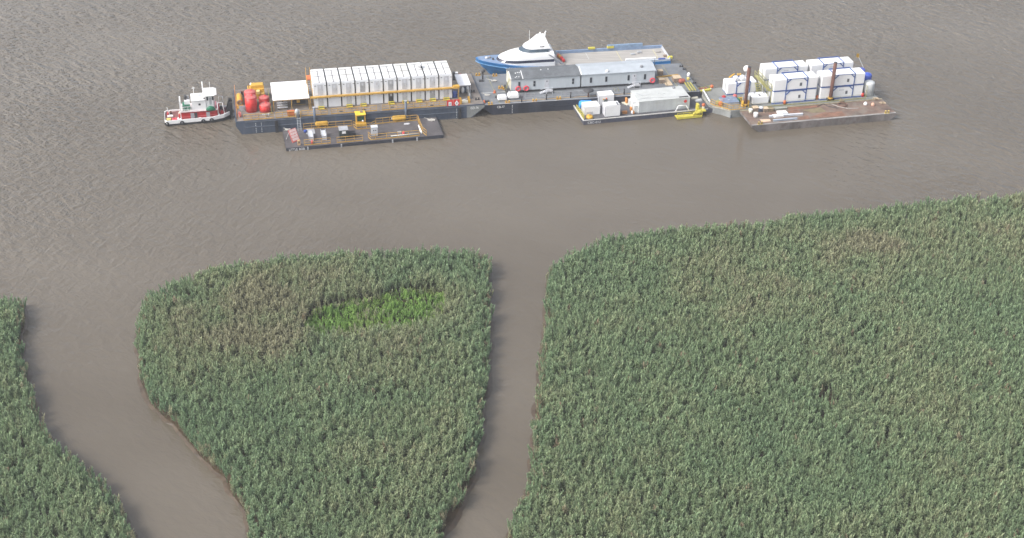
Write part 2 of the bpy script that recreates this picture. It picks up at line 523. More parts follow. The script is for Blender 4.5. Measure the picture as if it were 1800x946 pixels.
# reed plants: stems with long drooping leaves and a nodding top
def reed_mat(name, cols, rough=.6):
    m = bpy.data.materials.new(name)
    m.use_nodes = True
    t = m.node_tree
    N = t.nodes.new; L = t.links.new
    b = t.nodes['Principled BSDF']
    b.inputs['Roughness'].default_value = rough
    b.inputs['Specular IOR Level'].default_value = .3
    at = N('ShaderNodeAttribute'); at.attribute_type = 'INSTANCER'; at.attribute_name = 'tint'
    r = N('ShaderNodeValToRGB')
    els = r.color_ramp.elements
    els[0].position, els[0].color = cols[0][0], tuple(cols[0][1]) + (1,)
    els[1].position, els[1].color = cols[-1][0], tuple(cols[-1][1]) + (1,)
    for p_, c_ in cols[1:-1]:
        e = els.new(p_); e.color = tuple(c_) + (1,)
    L(at.outputs['Fac'], r.inputs[0])
    lf = N('ShaderNodeAttribute'); lf.attribute_name = 'leaf'
    hv = N('ShaderNodeHueSaturation')
    mr = N('ShaderNodeMapRange'); mr.inputs[3].default_value = .70; mr.inputs[4].default_value = 1.36
    L(lf.outputs['Fac'], mr.inputs[0]); L(mr.outputs[0], hv.inputs['Value'])
    L(r.outputs[0], hv.inputs['Color']); L(hv.outputs[0], b.inputs['Base Color'])
    # thin leaves let light through
    tr = N('ShaderNodeBsdfTranslucent'); L(hv.outputs[0], tr.inputs['Color'])
    mx = N('ShaderNodeMixShader'); mx.inputs[0].default_value = .35
    out = t.nodes['Material Output']
    L(b.outputs[0], mx.inputs[1]); L(tr.outputs[0], mx.inputs[2]); L(mx.outputs[0], out.inputs['Surface'])
    return m

reed_m = reed_mat('reed_leaf', [(0.0, (0.175, 0.262, 0.150)), (.35, (0.230, 0.302, 0.168)), (.6, (0.278, 0.308, 0.178)), (.82, (0.30, 0.285, 0.185)), (1.0, (0.27, 0.20, 0.135))])
grass_m = reed_mat('meadow_grass_leaf', [(0.0, (0.13, 0.23, 0.07)), (.5, (0.20, 0.32, 0.085)), (1.0, (0.27, 0.30, 0.13))])

def plant_mesh(name, seed, m, stems, hgt, leaves, leaf_len, leaf_w, spread, droop):
    rnd = random.Random(seed)
    vs, fs, val = [], [], []
    def strip(pts, ws, side, x):
        o = len(vs)
        for p, ww in zip(pts, ws):
            vs.append(tuple(p - side * ww)); vs.append(tuple(p + side * ww))
            val.extend((x, x))
        for i in range(len(pts) - 1):
            fs.append((o + 2 * i, o + 2 * i + 1, o + 2 * i + 3, o + 2 * i + 2))
    for s_ in range(stems):
        a0 = rnd.uniform(0, 2 * pi)
        base = Vector((cos(a0), sin(a0), 0)) * rnd.uniform(0, spread)
        H = hgt * rnd.uniform(.82, 1.08)
        lean = Vector((rnd.uniform(-.12, .12) + .06, rnd.uniform(-.12, .12), 0)) * H
        top = base + lean + Vector((0, 0, H))
        mid = base + lean * .35 + Vector((0, 0, H * .5))
        sd_ = Vector((cos(a0 + 1.3), sin(a0 + 1.3), 0))
        strip([base, mid, top], [.02, .018, .01], sd_, rnd.uniform(.0, .3))
        for k in range(leaves):
            f = .38 + .62 * (k + rnd.random()) / leaves
            p = base.lerp(mid, f / .5) if f < .5 else mid.lerp(top, (f - .5) / .5)
            ang = a0 + k * 2.4 + rnd.uniform(-.5, .5)
            d = Vector((cos(ang), sin(ang), 0))
            ll = leaf_len * rnd.uniform(.7, 1.15) * (1.05 - .35 * f)
            up = rnd.uniform(.75, 1.25)
            p1 = p + d * ll * .2 + Vector((0, 0, ll * .55 * up))
            p2 = p + d * ll * .42 + Vector((0, 0, ll * (.62 * up - droop * rnd.uniform(.3, 1))))
            side = Vector((-d.y, d.x, rnd.uniform(-.4, .4))).normalized()
            strip([p, p1, p2], [leaf_w * .5, leaf_w * .55, leaf_w * .06], side, rnd.random())
        # nodding top tuft
        dt = Vector((rnd.uniform(-.3, .9), rnd.uniform(-.6, .6), 0))
        strip([top - Vector((0, 0, .15)), top + dt * .08 + Vector((0, 0, .28)), top + dt * .26 + Vector((0, 0, .52))], [.035, .075, .012], sd_, rnd.uniform(.6, 1.0))
    me = bpy.data.meshes.new(name)
    me.from_pydata(vs, [], fs)
    me.materials.append(m)
    at = me.attributes.new('leaf', 'FLOAT', 'POINT')
    at.data.foreach_set('value', val)
    me.update()
    return bpy.data.objects.new(name, me)

reed_col = bpy.data.collections.new('reed_plants')
for i in range(7):
    reed_col.objects.link(plant_mesh('reed_plant', 100 + i, reed_m, 3, 2.1, 11, .95, .08, .13, .2))
grass_col = bpy.data.collections.new('grass_tufts')
for i in range(4):
    grass_col.objects.link(plant_mesh('grass_tuft', 200 + i, grass_m, 6, .34, 6, .42, .07, .3, .45))

def scatter_tree(name, coll):
    ng = bpy.data.node_groups.new(name, 'GeometryNodeTree')
    ng.interface.new_socket('Geometry', in_out='INPUT', socket_type='NodeSocketGeometry')
    ng.interface.new_socket('Geometry', in_out='OUTPUT', socket_type='NodeSocketGeometry')
    N = ng.nodes.new; L = ng.links.new
    gi = N('NodeGroupInput'); go = N('NodeGroupOutput')
    m2p = N('GeometryNodeMeshToPoints')
    ci = N('GeometryNodeCollectionInfo'); ci.inputs['Collection'].default_value = coll
    ci.inputs['Separate Children'].default_value = True; ci.inputs['Reset Children'].default_value = True
    io = N('GeometryNodeInstanceOnPoints'); io.inputs['Pick Instance'].default_value = True
    def attr(nm, typ):
        a = N('GeometryNodeInputNamedAttribute'); a.data_type = typ; a.inputs['Name'].default_value = nm
        return a.outputs[0]
    L(gi.outputs[0], m2p.inputs['Mesh']); L(m2p.outputs[0], io.inputs['Points']); L(ci.outputs[0], io.inputs['Instance'])
    L(attr('pick', 'INT'), io.inputs['Instance Index'])
    L(attr('rot', 'FLOAT_VECTOR'), io.inputs['Rotation'])
    L(attr('size', 'FLOAT_VECTOR'), io.inputs['Scale'])
    L(io.outputs[0], go.inputs[0])
    return ng

reed_tree = scatter_tree('reed_scatter', reed_col)
grass_tree = scatter_tree('grass_scatter', grass_col)

def scatter(name, pts, tree, m, label):
    """pts: (x, y, z, rot xyz, scale xyz, tint, pick)"""
    me = bpy.data.meshes.new(name)
    me.from_pydata([p[0] for p in pts], [], [])
    for nm, typ, idx in (('rot', 'FLOAT_VECTOR', 1), ('size', 'FLOAT_VECTOR', 2)):
        a = me.attributes.new(nm, typ, 'POINT')
        a.data.foreach_set('vector', [c for p in pts for c in p[idx]])
    a = me.attributes.new('tint', 'FLOAT', 'POINT'); a.data.foreach_set('value', [p[3] for p in pts])
    a = me.attributes.new('pick', 'INT', 'POINT'); a.data.foreach_set('value', [p[4] for p in pts])
    me.materials.append(m)
    o = bpy.data.objects.new(name, me)
    COL.objects.link(o)
    md = o.modifiers.new('scatter', 'NODES')
    md.node_group = tree
    return tag(o, label, 'reeds' if 'reed' in name else 'grass', None, 'stuff')

GREEN_PX = [(528, 578, .3), (545, 558, .3), (575, 541, .3), (640, 529, .3), (700, 516, .3), (750, 511, .3), (785, 518, .3), (775, 538, 1.6), (748, 560, 1.8), (715, 571, 1.8), (660, 570, 1.8), (610, 578, 1.8), (565, 582, 1.6)]
GREEN = [Vector((p.x, p.y)) for p in poly_world(GREEN_PX)]
HOLES = [(1455, 703, 1.5), (1452, 690, 1.2), (1440, 730, 1.0), (1436, 768, .7), (1380, 755, .6), (543, 572, 1.1), (610, 602, .6), (432, 808, .7), (835, 470, .8), (50, 790, .5), (1690, 390, .8), (1320, 540, .8), (405, 498, .9), (330, 520, .8), (690, 700, .35), (1110, 760, .4), (1600, 700, .5), (1240, 640, .5), (820, 855, 1.0), (798, 900, .9)]
HOLES = [(P(a, b, 1.2).x, P(a, b, 1.2).y, r) for a, b, r in HOLES]
TAN = [(420, 560, 14, .30), (380, 600, 9, .22), (520, 525, 11, .22), (640, 500, 12, .2), (785, 522, 3.2, .75), (790, 550, 5, .3), (1520, 440, 9, .42), (1540, 425, 5, .3), (1400, 470, 16, .18), (1230, 480, 14, .2), (1790, 360, 7, .4), (1650, 430, 10, .15), (1760, 420, 8, .2), (470, 545, 6, .3), (930, 900, 5, .2), (952, 700, 3, .25), (1330, 850, 12, .12), (650, 620, 12, .14), (1530, 660, 20, .1), (640, 800, 18, .1)]
TAN = [(P(a, b, 1.5).x, P(a, b, 1.5).y, r, k) for a, b, r, k in TAN]

def reed_points(out, seed):
    rnd = random.Random(seed)
    xs = [p.x for p in out]; ys = [p.y for p in out]
    pts, gpts = [], []
    step = .47
    y = min(ys)
    while y < max(ys):
        x = min(xs)
        while x < max(xs):
            X = x + rnd.uniform(-.3, .3); Y = y + rnd.uniform(-.3, .3)
            x += step
            if abs(X) > Y * .40 + 12:                  # outside anything the view could reach
                continue
            if not inside(X, Y, out):
                continue
            e = edge_dist(X, Y, out)
            n1 = noise.noise(Vector((X * .045, Y * .045, seed)))
            n2 = noise.noise(Vector((X * .17, Y * .17, seed + 5)))
            n3 = noise.noise(Vector((X * .55, Y * .55, seed + 9)))
            ing = inside(X, Y, GREEN)
            ge = edge_dist(X, Y, GREEN)
            fringe = (not ing) and ge < 1.9 * (.7 + .8 * n3) and inside(X - .6, Y + 2.2, GREEN)
            if fringe and rnd.random() < .55:
                s = rnd.uniform(.8, 1.5)
                gpts.append(((X, Y, .16), (0, 0, rnd.uniform(0, 6.28)), (s, s, s * 1.5), min(1, max(0, .6 + .5 * n2)), rnd.randrange(4)))
                if rnd.random() < .6:
                    continue
            if ing:
                if rnd.random() < .93:
                    tnt = min(1, max(0, .45 + .5 * n2 + (0 if ge > .8 else .25)))
                    s = rnd.uniform(.7, 1.2)
                    gpts.append(((X, Y, .16), (0, 0, rnd.uniform(0, 6.28)), (s * 1.15, s * 1.15, s * (1.05 + 1.0 * n3)), tnt, rnd.randrange(4)))
                if not (rnd.random() < (.04 if ge > 1.2 else .3) + .25 * n2):
                    continue
            short = .6 if ing else (rnd.uniform(.6, .85) if fringe else 1.0)
            hole = False
            for hx, hy, hr in HOLES:
                if (X - hx) ** 2 + (Y - hy) ** 2 < (hr * (1 + .5 * n3)) ** 2:
                    hole = True
            if hole and rnd.random() < .93:
                continue
            if n3 > .48 and rnd.random() < .75:        # small natural gaps
                continue
            t = .32 + .20 * n1 + .16 * n2 + rnd.gauss(0, .07)
            for tx, ty, tr_, tk in TAN:
                d2 = ((X - tx) ** 2 + (Y - ty) ** 2) / (tr_ * tr_)
                if d2 < 6:
                    t += .6 * tk * math.exp(-d2) * (1 + .8 * n2)
            t = min(t, .78)
            if rnd.random() < .007:
                t = rnd.uniform(.85, 1)
            if e < .8 and rnd.random() < .25:
                t += .45
            elif e < 2.2:
                t -= .22 * (1 - e / 2.2)
            s = (1.0 + .14 * n2 + .22 * n3 + max(-.25, min(.17, rnd.gauss(0, .11)))) * (1.0 if e > .8 else .86) * short
            tl = max(-.05, .0)
            pts.append(((X, Y, .12), (rnd.gauss(0, .09), rnd.gauss(.05, .09), rnd.uniform(0, 6.28)), (s * rnd.uniform(.9, 1.15),) * 2 + (s,), min(1, max(0, t)), rnd.randrange(7)))
        y += step
    return pts, gpts

for nm, px, sd_, lab in (('reed_bed', ISLAND, 11, 'green reed island between the two creeks, with a bright grassy hollow'),
                         ('reed_bed', RIGHT, 23, 'broad bed of green reeds reaching from the straight creek to the river'),
                         ('reed_bed', LEFT, 37, 'narrow wedge of green reeds on the bank of the bending creek')):
    out = mud_bank(px, nm)
    pts, gpts = reed_points(out, sd_)
    scatter(nm, pts, reed_tree, reed_m, lab)
    if gpts:
        scatter('meadow_grass', gpts, grass_tree, grass_m, 'bright green low grass filling the hollow in the reed island')
# ---- thin damp air between the aircraft and the river
hz_m = bpy.data.materials.new('damp_air')
hz_m.use_nodes = True
_t = hz_m.node_tree
_t.nodes.clear()
_o = _t.nodes.new('ShaderNodeOutputMaterial')
_v = _t.nodes.new('ShaderNodeVolumePrincipled')
_v.inputs['Color'].default_value = (.86, .88, .90, 1)
_v.inputs['Density'].default_value = HAZE_DENSITY
_v.inputs['Anisotropy'].default_value = .2
_t.links.new(_v.outputs[0], _o.inputs['Volume'])
_b = MB(); _b.box(-4100, 4100, -1600, 8100, -1.2, 119)
tag(_b.build('haze', hz_m), 'thin pale haze over the river', None, None, 'stuff')
# ================================================================== shared builders
def guardrail(fr, p0, p1, z, label, m=amber, h=1.1, n=6, rails=(1.0, .55), group='yellow guardrails along the barge decks', th=.045, bend=None):
    """handrail between local points p0 and p1 (optionally through bend points)"""
    pts = [p0] + (bend or []) + [p1]
    t = thing(fr, p0[0], p0[1], z, 'guardrail', label, 'railing', group)
    q = [(a - p0[0], b - p0[1]) for a, b in pts]
    top = MB(); mid = MB()
    for i in range(len(q) - 1):
        a, b = q[i], q[i + 1]
        top.beam((a[0], a[1], h), (b[0], b[1], h), th * 1.7, th * 1.7)
        for r in rails[1:]:
            mid.beam((a[0], a[1], h * r), (b[0], b[1], h * r), th * 1.3, th * 1.3)
        mid.beam((a[0], a[1], .10), (b[0], b[1], .10), th, .17)
    top.build('top_rail', m, t)
    mid.build('lower_rail', m, t)
    lens = [hypot(q[i + 1][0] - q[i][0], q[i + 1][1] - q[i][1]) for i in range(len(q) - 1)]
    tot = sum(lens)
    first = None
    for k in range(n):
        d = tot * k / (n - 1)
        i = 0
        while i < len(lens) - 1 and d > lens[i]:
            d -= lens[i]; i += 1
        f = min(1, d / lens[i])
        x = q[i][0] + (q[i + 1][0] - q[i][0]) * f
        y = q[i][1] + (q[i + 1][1] - q[i][1]) * f
        if first is None:
            pm = MB(); pm.box(-th * .8, th * .8, -th * .8, th * .8, 0, h)
            first = pm.build('post', m, t)
            o = first
        else:
            o = first.copy(); COL.objects.link(o); o.parent = t
        o.location = (x, y, 0)
    return t

def lettering(parent, s, size, x, y, z, m, rot=0.0, name='lettering', width=None):
    mb = text_mb(s, size, .006)
    if width:
        xs = [p[0] for p in mb.v]
        k = width / (max(xs) - min(xs))
        mb.v = [(p[0] * k, p[1], p[2]) for p in mb.v]
    o = mb.build(name, m, parent)
    o.location = (x, y, z)
    o.rotation_euler = (0, 0, rot)
    return o

def draft_marks(parent, u, y, z0, z1, m=white):
    mb = MB()
    n = 6
    for i in range(n):
        z = z0 + (z1 - z0) * i / n
        mb.box(u - .06, u + .06, y - .012, y, z, z + (z1 - z0) / n * .55)
    return mb.build('draft_lettering', m, parent)

def bollard(fr, u, v, z, label, m=yellow, group='mooring bitts on the barges', s=1.0):
    t = thing(fr, u, v, z, 'mooring_bitts', label, 'bollard', group)
    b = MB(); b.box(-.55 * s, .55 * s, -.22 * s, .22 * s, 0, .07)
    b.build('base_plate', m, t)
    for k in (-1, 1):
        c = MB(); c.lathe(k * .32 * s, 0, [(.15 * s, .07), (.15 * s, .45 * s), (.20 * s, .47 * s), (.20 * s, .54 * s), (.12 * s, .57 * s)], 12)
        c.build('bitt', m, t)
    return t

def life_ring(fr, u, v, z, label, m=ringred, R=.42, axis=(0, 1, 0)):
    t = thing(fr, u, v, z, 'life_ring', label, 'life ring', 'red life rings on the deckhouse wall')
    r = MB(); r.torus((0, 0, 0), axis, R, .13, 20, 8)
    r.build('ring', m, t)
    b = MB()
    for k in range(4):
        a = pi / 4 + k * pi / 2
        b.torus((R * cos(a), 0, R * sin(a)), (-sin(a), 0, cos(a)), .135, .03, 10, 5)
    b.build('band', pink, t)
    return t

def rope_coil(fr, u, v, z, label, R=.7):
    rnd = random.Random(int(u * 100 + v * 10))
    pts = []
    for k in range(90):
        a = k * .55
        r = R * (.35 + .65 * rnd.random())
        pts.append((r * cos(a) * 1.0 + rnd.uniform(-.15, .15), r * .6 * sin(a) + rnd.uniform(-.1, .1), .05 + .16 * rnd.random()))
    tail = [(pts[0][0] - i * .28, pts[0][1] + .25 * i, .06) for i in range(1, 6)]
    mb = MB(); mb.path(list(reversed(tail)) + pts, .045, 5)
    return solo(fr, u, v, z, mb, rope, 'rope_coil', label, 'rope', 'loose heaps of mooring rope')

def drum_tank(fr, u, v, z, length, r, label, m, name='gas_cylinder', cat='tank', group=None, rot=0.0, saddle=yellow, band=None):
    t = thing(fr, u, v, z, name, label, cat, group, rot)
    b = MB(); b.capsule((-length / 2, 0, r + .18), (length / 2, 0, r + .18), r)
    b.build('vessel', m, t)
    for k in (-1, 1):
        s_ = MB(); s_.box(k * length * .32 - .09, k * length * .32 + .09, -r * .8, r * .8, 0, r * .62 + .05)
        s_.build('saddle', saddle, t)
    e = MB(); e.tube((length / 2 + r * .4, 0, r + .18), (length / 2 + r * .75, 0, r + .18), r * .35, 10)
    e.build('end_fitting', charcoal if band is None else band, t)
    return t

# ================================================================== BARGE A: accommodation barge
ZA = 2.45
LA, WA = 45.3, 14.0
bA = thing(FA, 0, 0, 0, 'accommodation_barge', 'long navy barge carrying the two-tier block of white cabins', 'barge')
h = MB(); h.side([(-.1, ZA), (-.1, 1.7), (1.3, -.8), (41.9, -.8), (45.3, 1.95), (45.3, ZA)], 0, WA)
h.build('hull', navy, bA)
d = MB(); d.box(.1, LA - .15, .12, WA - .12, ZA + .003, ZA + .02)
d.build('deck', deck_a, bA)
r_ = MB()
for z in (2.30, 1.25):
    r_ = MB(); r_.box(1.5, 41.5, -.09, -.003, z, z + .13)
    r_.build('rub_rail', mat('scuffed_navy', (.10, .12, .155), .6, .2, .8, .4, (.06, .06, .07)), bA)
e = MB(); e.box(.0, LA - .1, .0, .10, ZA + .004, ZA + .16); e.box(0, .12, .1, WA, ZA + .02, ZA + .16)
e.build('coaming', navy, bA)
rk = MB()
rk.side([(41.95, -.5), (41.95, ZA - .06), (45.25, ZA - .06), (45.25, 1.98)], -.02, -.004)
rk.build('rake_plate', palehull, bA)
for px in (449, 459): draft_marks(bA, FA.at(px, 213)[0], -.005, .2, 2.2, offwhite)
draft_marks(bA, 40.0, -.1, .2, 2.2, offwhite)
for px in (485, 816):
    f = MB(); u_ = FA.at(px, 208)[0]; f.box(u_ - .28, u_ + .28, -.32, -.1, -.2, ZA - .1, .08)
    f.build('fender', black, bA)
lettering(bA, 'GD-76', .62, 42.6, -.03, 1.72, white, width=1.5)
for (px, py) in ((470, 205.5), (600, 197), (690, 190), (760, 187), (640, 194)):
    u_, v_ = FA.at(px, py); hm = MB(); hm.cyl(u_, v_ + .3, ZA + .02, ZA + .07, .35, 14)
    hm.build('deck_hatch', charcoal, bA)

roofwhite = mat('roof_panel_white', (0.76, 0.755, 0.75), .55, .04, .9, .25, (0.5, 0.46, 0.4))
offwhite2 = mat('rust_flecked_white', (0.72, 0.71, 0.68), .55, .04, .8, .5, (0.45, 0.38, 0.28), dscale=1.6)
# --- cabin modules: ten columns, two tiers
PIT, MW, MD, MH = 2.572, 2.32, 6.15, 2.44
def cabin(tier, k, label, door_m, has_door=True, roof=False, first=None):
    t = thing(FA, 14.28 + PIT * k, 3.5, ZA + .06 + tier * (MH + .03), 'cabin_module', label, 'cabin', 'white accommodation cabins in two tiers')
    b = MB(); b.box(0, MW, 0, MD, 0, MH, .05)
    b.build('body', white2, t)
    for x in (0, MW - .09):                       # corner posts
        fr_ = MB(); fr_.box(x, x + .09, -.02, -.003, .02, MH - .02)
        fr_.build('corner_post', white, t)
    if k < 9:                                     # black filler added as the shade in the gap between neighbouring cabins
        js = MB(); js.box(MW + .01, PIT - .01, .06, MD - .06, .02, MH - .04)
        js.build('gap_shade', black, t)
    if has_door:
        dr = MB(); dr.box(.76, 1.70, -.03, -.004, .12, 2.12)
        do = dr.build('door', door_m, t)
        wn = MB(); wn.box(1.06, 1.42, -.045, -.032, 1.35, 1.82)
        wn.build('door_window', ltgrey if door_m is not ltgrey else silver, do)
        hd = MB(); hd.box(1.58, 1.64, -.08, -.032, 1.0, 1.12)
        hd.build('handle', charcoal, do)
    for x in (.22, 2.0):
        v = MB(); v.box(x, x + .30, -.06, -.006, 1.83, 1.95)
        v.build('vent', midgrey, t)
    if roof:
        rp = MB()
        zz = MH + .004
        for x0, x1, y0, y1 in ((.04, 1.07, .16, 2.70), (1.25, 2.28, .16, 2.70), (.04, 1.07, 3.0, 5.12), (1.25, 2.28, 3.0, 5.12), (.04, 2.28, 5.42, 6.1)):
            rp.box(x0, x1, y0, y1, zz, zz + .05)
        rp.build('roof_panel', roofwhite if k not in (2, 6) else offwhite2, t)
        sm = MB(); sm.box(.04, 2.28, .07, 6.11, zz, zz + .012)
        sm.build('roof_seam', mat('seam_grey', (.15, .15, .155), .7, .2, 1.0), t)
    return t
upper_doors = [ltgrey, ltgrey, ltgrey, grey, silver, grey, ltgrey, ltgrey, ltgrey, ltgrey]
lower_doors = [ltgrey, None, ltgrey, ltgrey, None, charcoal, ltgrey, ltgrey, grey, ltgrey]
extra_u = ['beside the white canopy', '', '', 'with a darker grey door', 'with a pale silver door', 'over the open doorway', '', 'under the sooty roof stain', '', 'next to the small white awning']
extra_l = ['beside the white canopy', 'with a blank front', '', '', 'with a blank front', 'with its doorway standing open', '', '', 'with a darker grey door', 'next to the blue drum']
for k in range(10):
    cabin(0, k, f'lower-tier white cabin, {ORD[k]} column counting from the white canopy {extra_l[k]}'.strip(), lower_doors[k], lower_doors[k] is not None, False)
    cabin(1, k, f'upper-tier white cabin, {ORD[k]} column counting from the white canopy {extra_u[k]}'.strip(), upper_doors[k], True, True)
solo(FA, 14.25, 3.5, ZA + .03, MB().add([(0, .2, 0), (25.7, .2, 0), (25.7, 6, 0), (0, 6, 0)], [(0, 1, 2, 3)]), charcoal, 'cabin_skid', 'dark skid sheet lying under the block of white cabins', 'skid')
sv = MB(); sv.lathe(0, 0, [(.30, 0), (.30, .5), (.55, .55), (.5, .85), (.2, 1.0)], 14)
solo(FA, 14.28 + PIT * 7.75, 3.5 + 3.6, ZA + .06 + 2 * (MH + .03) + .03, sv, white, 'roof_ventilator', 'white mushroom ventilator on the cabin roof', 'ventilator')

# --- gallery along the upper tier
t = thing(FA, 13.6, 2.9, ZA + MH - .05, 'access_gallery', 'amber gallery running along the front of the upper white cabins', 'gallery')
b = MB(); b.box(0, 27.4, 0, .55, 0, .08); b.build('walkway', amber, t)
b = MB(); b.box(0, 27.4, -.07, -.003, -.12, .12); b.build('edge_beam', amber, t)
for i in range(6):
    b = MB(); b.box(-.03 + i * 5.45, .08 + i * 5.45, -.05, .06, -MH + .07, -.17)
    if i in (0, 5): b.build('post', amber, t)
b = MB(); b.box(26.3, 27.5, .0, .9, .09, .3); b.build('landing', yellow, t)
# --- stair tower beside the canopy
t = thing(FA, 13.35, 4.6, ZA + .02, 'stair_tower', 'orange and amber stair tower between the white canopy and the cabins', 'stairs')
for x in (0, .75):
    for y in (0, 4.6):
        b = MB(); b.box(x, x + .1, y, y + .1, 0, 5.6 if y > 1 else 3.6); b.build('post', amber, t)
b = MB(); b.box(.02, .82, 2.6, 4.6, 4.0, 4.1); b.build('landing', orange, t)
b = MB()
for i in range(10):
    b.box(.1, .75, .3 + i * .25, .52 + i * .25, .35 + i * .38, .40 + i * .38)
b.build('tread', midgrey, t)
b = MB(); b.beam((.05, .2, 1.2), (.05, 2.8, 4.9), .07, .12); b.beam((.82, .2, 1.2), (.82, 2.8, 4.9), .07, .12); b.build('handrail', amber, t)
# --- doorsteps
for k in (0, 2, 3, 5, 6, 7, 8, 9):
    t = thing(FA, 14.28 + PIT * k + .72, 2.55, ZA + .02, 'door_step', f'yellow steps in front of the lower cabin in the {ORD[k]} column from the canopy', 'steps', 'yellow doorsteps of the cabins')
    for i in range(2):
        b = MB(); b.box(0, 1.0, .02 + .42 * i, .42 + .42 * i, .14 + .2 * i, .20 + .2 * i); b.build('tread', lemon, t)
    b = MB(); b.box(-.05, -.003, 0, .86, 0, .42); b.box(1.003, 1.05, 0, .86, 0, .42); b.build('stringer', yellow, t)

# --- white canopies
def canopy(u0, u1, v0, v1, z, label, posts, m=amber, sag=.10):
    t = thing(FA, u0, v0, ZA + .02, 'canopy', label, 'canopy', 'white canopies on the accommodation barge')
    hh = z - ZA
    b = MB(); b.loft([[(0, 0, hh), (u1 - u0, 0, hh), (u1 - u0, v1 - v0, hh + .12), (0, v1 - v0, hh + .12)], [(0, 0, hh + sag), (u1 - u0, 0, hh + sag), (u1 - u0, v1 - v0, hh + .12 + sag), (0, v1 - v0, hh + .12 + sag)]])
    b.build('roof_sheet', canvas, t)
    for (x, y) in posts:
        b = MB(); b.box(x - .06, x + .06, y - .06, y + .06, 0, hh - .005); b.build('post', m, t)
    b = MB()
    b.beam((.1, .05, hh - .06), (u1 - u0 - .1, .05, hh - .06), .09, .09)
    b.build('eaves_beam', m, t)
canopy(6.85, 13.45, 3.3, 10.8, 4.62, 'large white flat canopy next to the red tanks', [(.1, .1), (3.35, .1), (6.5, .1), (.1, 7.4), (6.5, 7.4)])
canopy(41.2, 43.5, 4.6, 9.3, 4.4, 'small white awning at the raked end of the accommodation barge', [(.1, .1), (2.2, .1), (.1, 4.6), (2.2, 4.6)], grey)
# under the big canopy
for i, lab in enumerate(('rear grey bench with slatted top under the white canopy', 'middle grey bench with slatted top under the white canopy', 'front grey bench with slatted top under the white canopy')):
    t = thing(FA, 7.6, 5.6 - i * .95, ZA + .02, 'slatted_bench', lab, 'bench', 'grey benches under the canopy')
    b = MB()
    for j in range(4): b.box(0, 1.9, j * .12, j * .12 + .09, .45, .50)
    b.build('seat', ltgrey, t)
    for x in (.1, 1.7):
        b = MB(); b.box(x, x + .1, .02, .44, 0, .447); b.build('leg', charcoal, t)
t = thing(FA, 10.6, 5.4, ZA + .02, 'deck_compressor', 'charcoal compressor with an amber motor under the white canopy', 'machine')
b = MB(); b.box(0, 2.3, 0, 1.5, .1, 1.2, .08); b.build('housing', charcoal, t)
b = MB(); b.tube((.6, -.3, .9), (1.2, -.3, .9), .26, 12); b.build('motor', yellow, t)
b = MB(); b.box(.1, 2.2, .1, 1.4, 0, .097); b.build('skid', amber, t)
for i, px in enumerate((492, 497, 502)):
    u_, v_ = FA.at(px, 186.5)
    b = MB(); b.lathe(0, 0, [(.16, 0), (.17, .5), (.14, .55), (.06, .6)], 10)
    solo(FA, u_, v_ + .8, ZA + .02, b, (navy, charcoal, ltgrey)[i], 'bucket', ('dark blue bucket by the canopy bench', 'black bucket by the canopy bench', 'pale bucket by the canopy bench')[i], 'bucket', 'buckets in front of the canopy')
b = MB(); b.box(0, 1.25, 0, .5, .25, 1.05, .05)
u_, v_ = FA.at(504, 195)
t = thing(FA, u_, .62, ZA + .02, 'life_jacket_locker', 'orange locker on the guardrail in front of the white canopy', 'locker')
b.build('body', orange, t); b = MB(); b.box(-.03, 1.28, -.03, .53, 1.055, 1.11); b.build('lid', orange, t)
b = MB(); b.box(.1, 1.15, .1, .4, 0, .245); b.build('stand', amber, t)
t = thing(FA, u_ + 1.42, .62, ZA + .02, 'white_locker', 'white box with a small panel beside the orange locker', 'locker')
b = MB(); b.box(0, .75, 0, .5, .35, 1.1, .05); b.build('body', white, t)
b = MB(); b.box(.25, .5, -.02, -.003, .6, .8); b.build('panel', ltgrey, t)
b = MB(); b.box(.1, .65, .1, .4, 0, .345); b.build('stand', amber, t)

# --- red tanks
def red_tank(u, v, r, hgt, label):
    t = thing(FA, u, v, ZA + .02, 'storage_tank', label, 'tank', 'red upright tanks on the barge')
    b = MB(); b.lathe(0, 0, [(r, 0), (r, hgt * .5), (r, hgt)], 28); b.build('shell', red, t)
    b = MB(); b.lathe(0, 0, [(r * 1.0, hgt + .002), (r * .97, hgt + .06), (r * .62, hgt + .17), (r * .18, hgt + .22)], 28); b.build('dome', pink, t)
    b = MB(); b.lathe(r * .2, r * .1, [(.2, hgt + .2), (.2, hgt + .32), (.14, hgt + .36)], 12); b.build('hatch', red, t)
    b = MB(); b.torus((0, 0, hgt * .98), (0, 0, 1), r + .005, .025, 28, 6); b.build('rim', red, t)
    b = MB(); b.tube((r * .7, -r * .74, .1), (r * .7, -r * .74, hgt), .035, 6); b.build('pipe', tugred, t)
    return t
red_tank(2.98, 4.45, 1.06, 2.75, 'tallest red tank, front of the pair by the orange chain rail')
red_tank(2.95, 6.75, 1.04, 2.75, 'red tank mostly hidden directly behind the tallest red tank')
red_tank(5.42, 4.05, 1.05, 1.25, 'low red tank nearest the edge railing beside the canopy')
red_tank(5.38, 6.35, .98, 1.6, 'red tank behind the low red tank, beside the canopy')
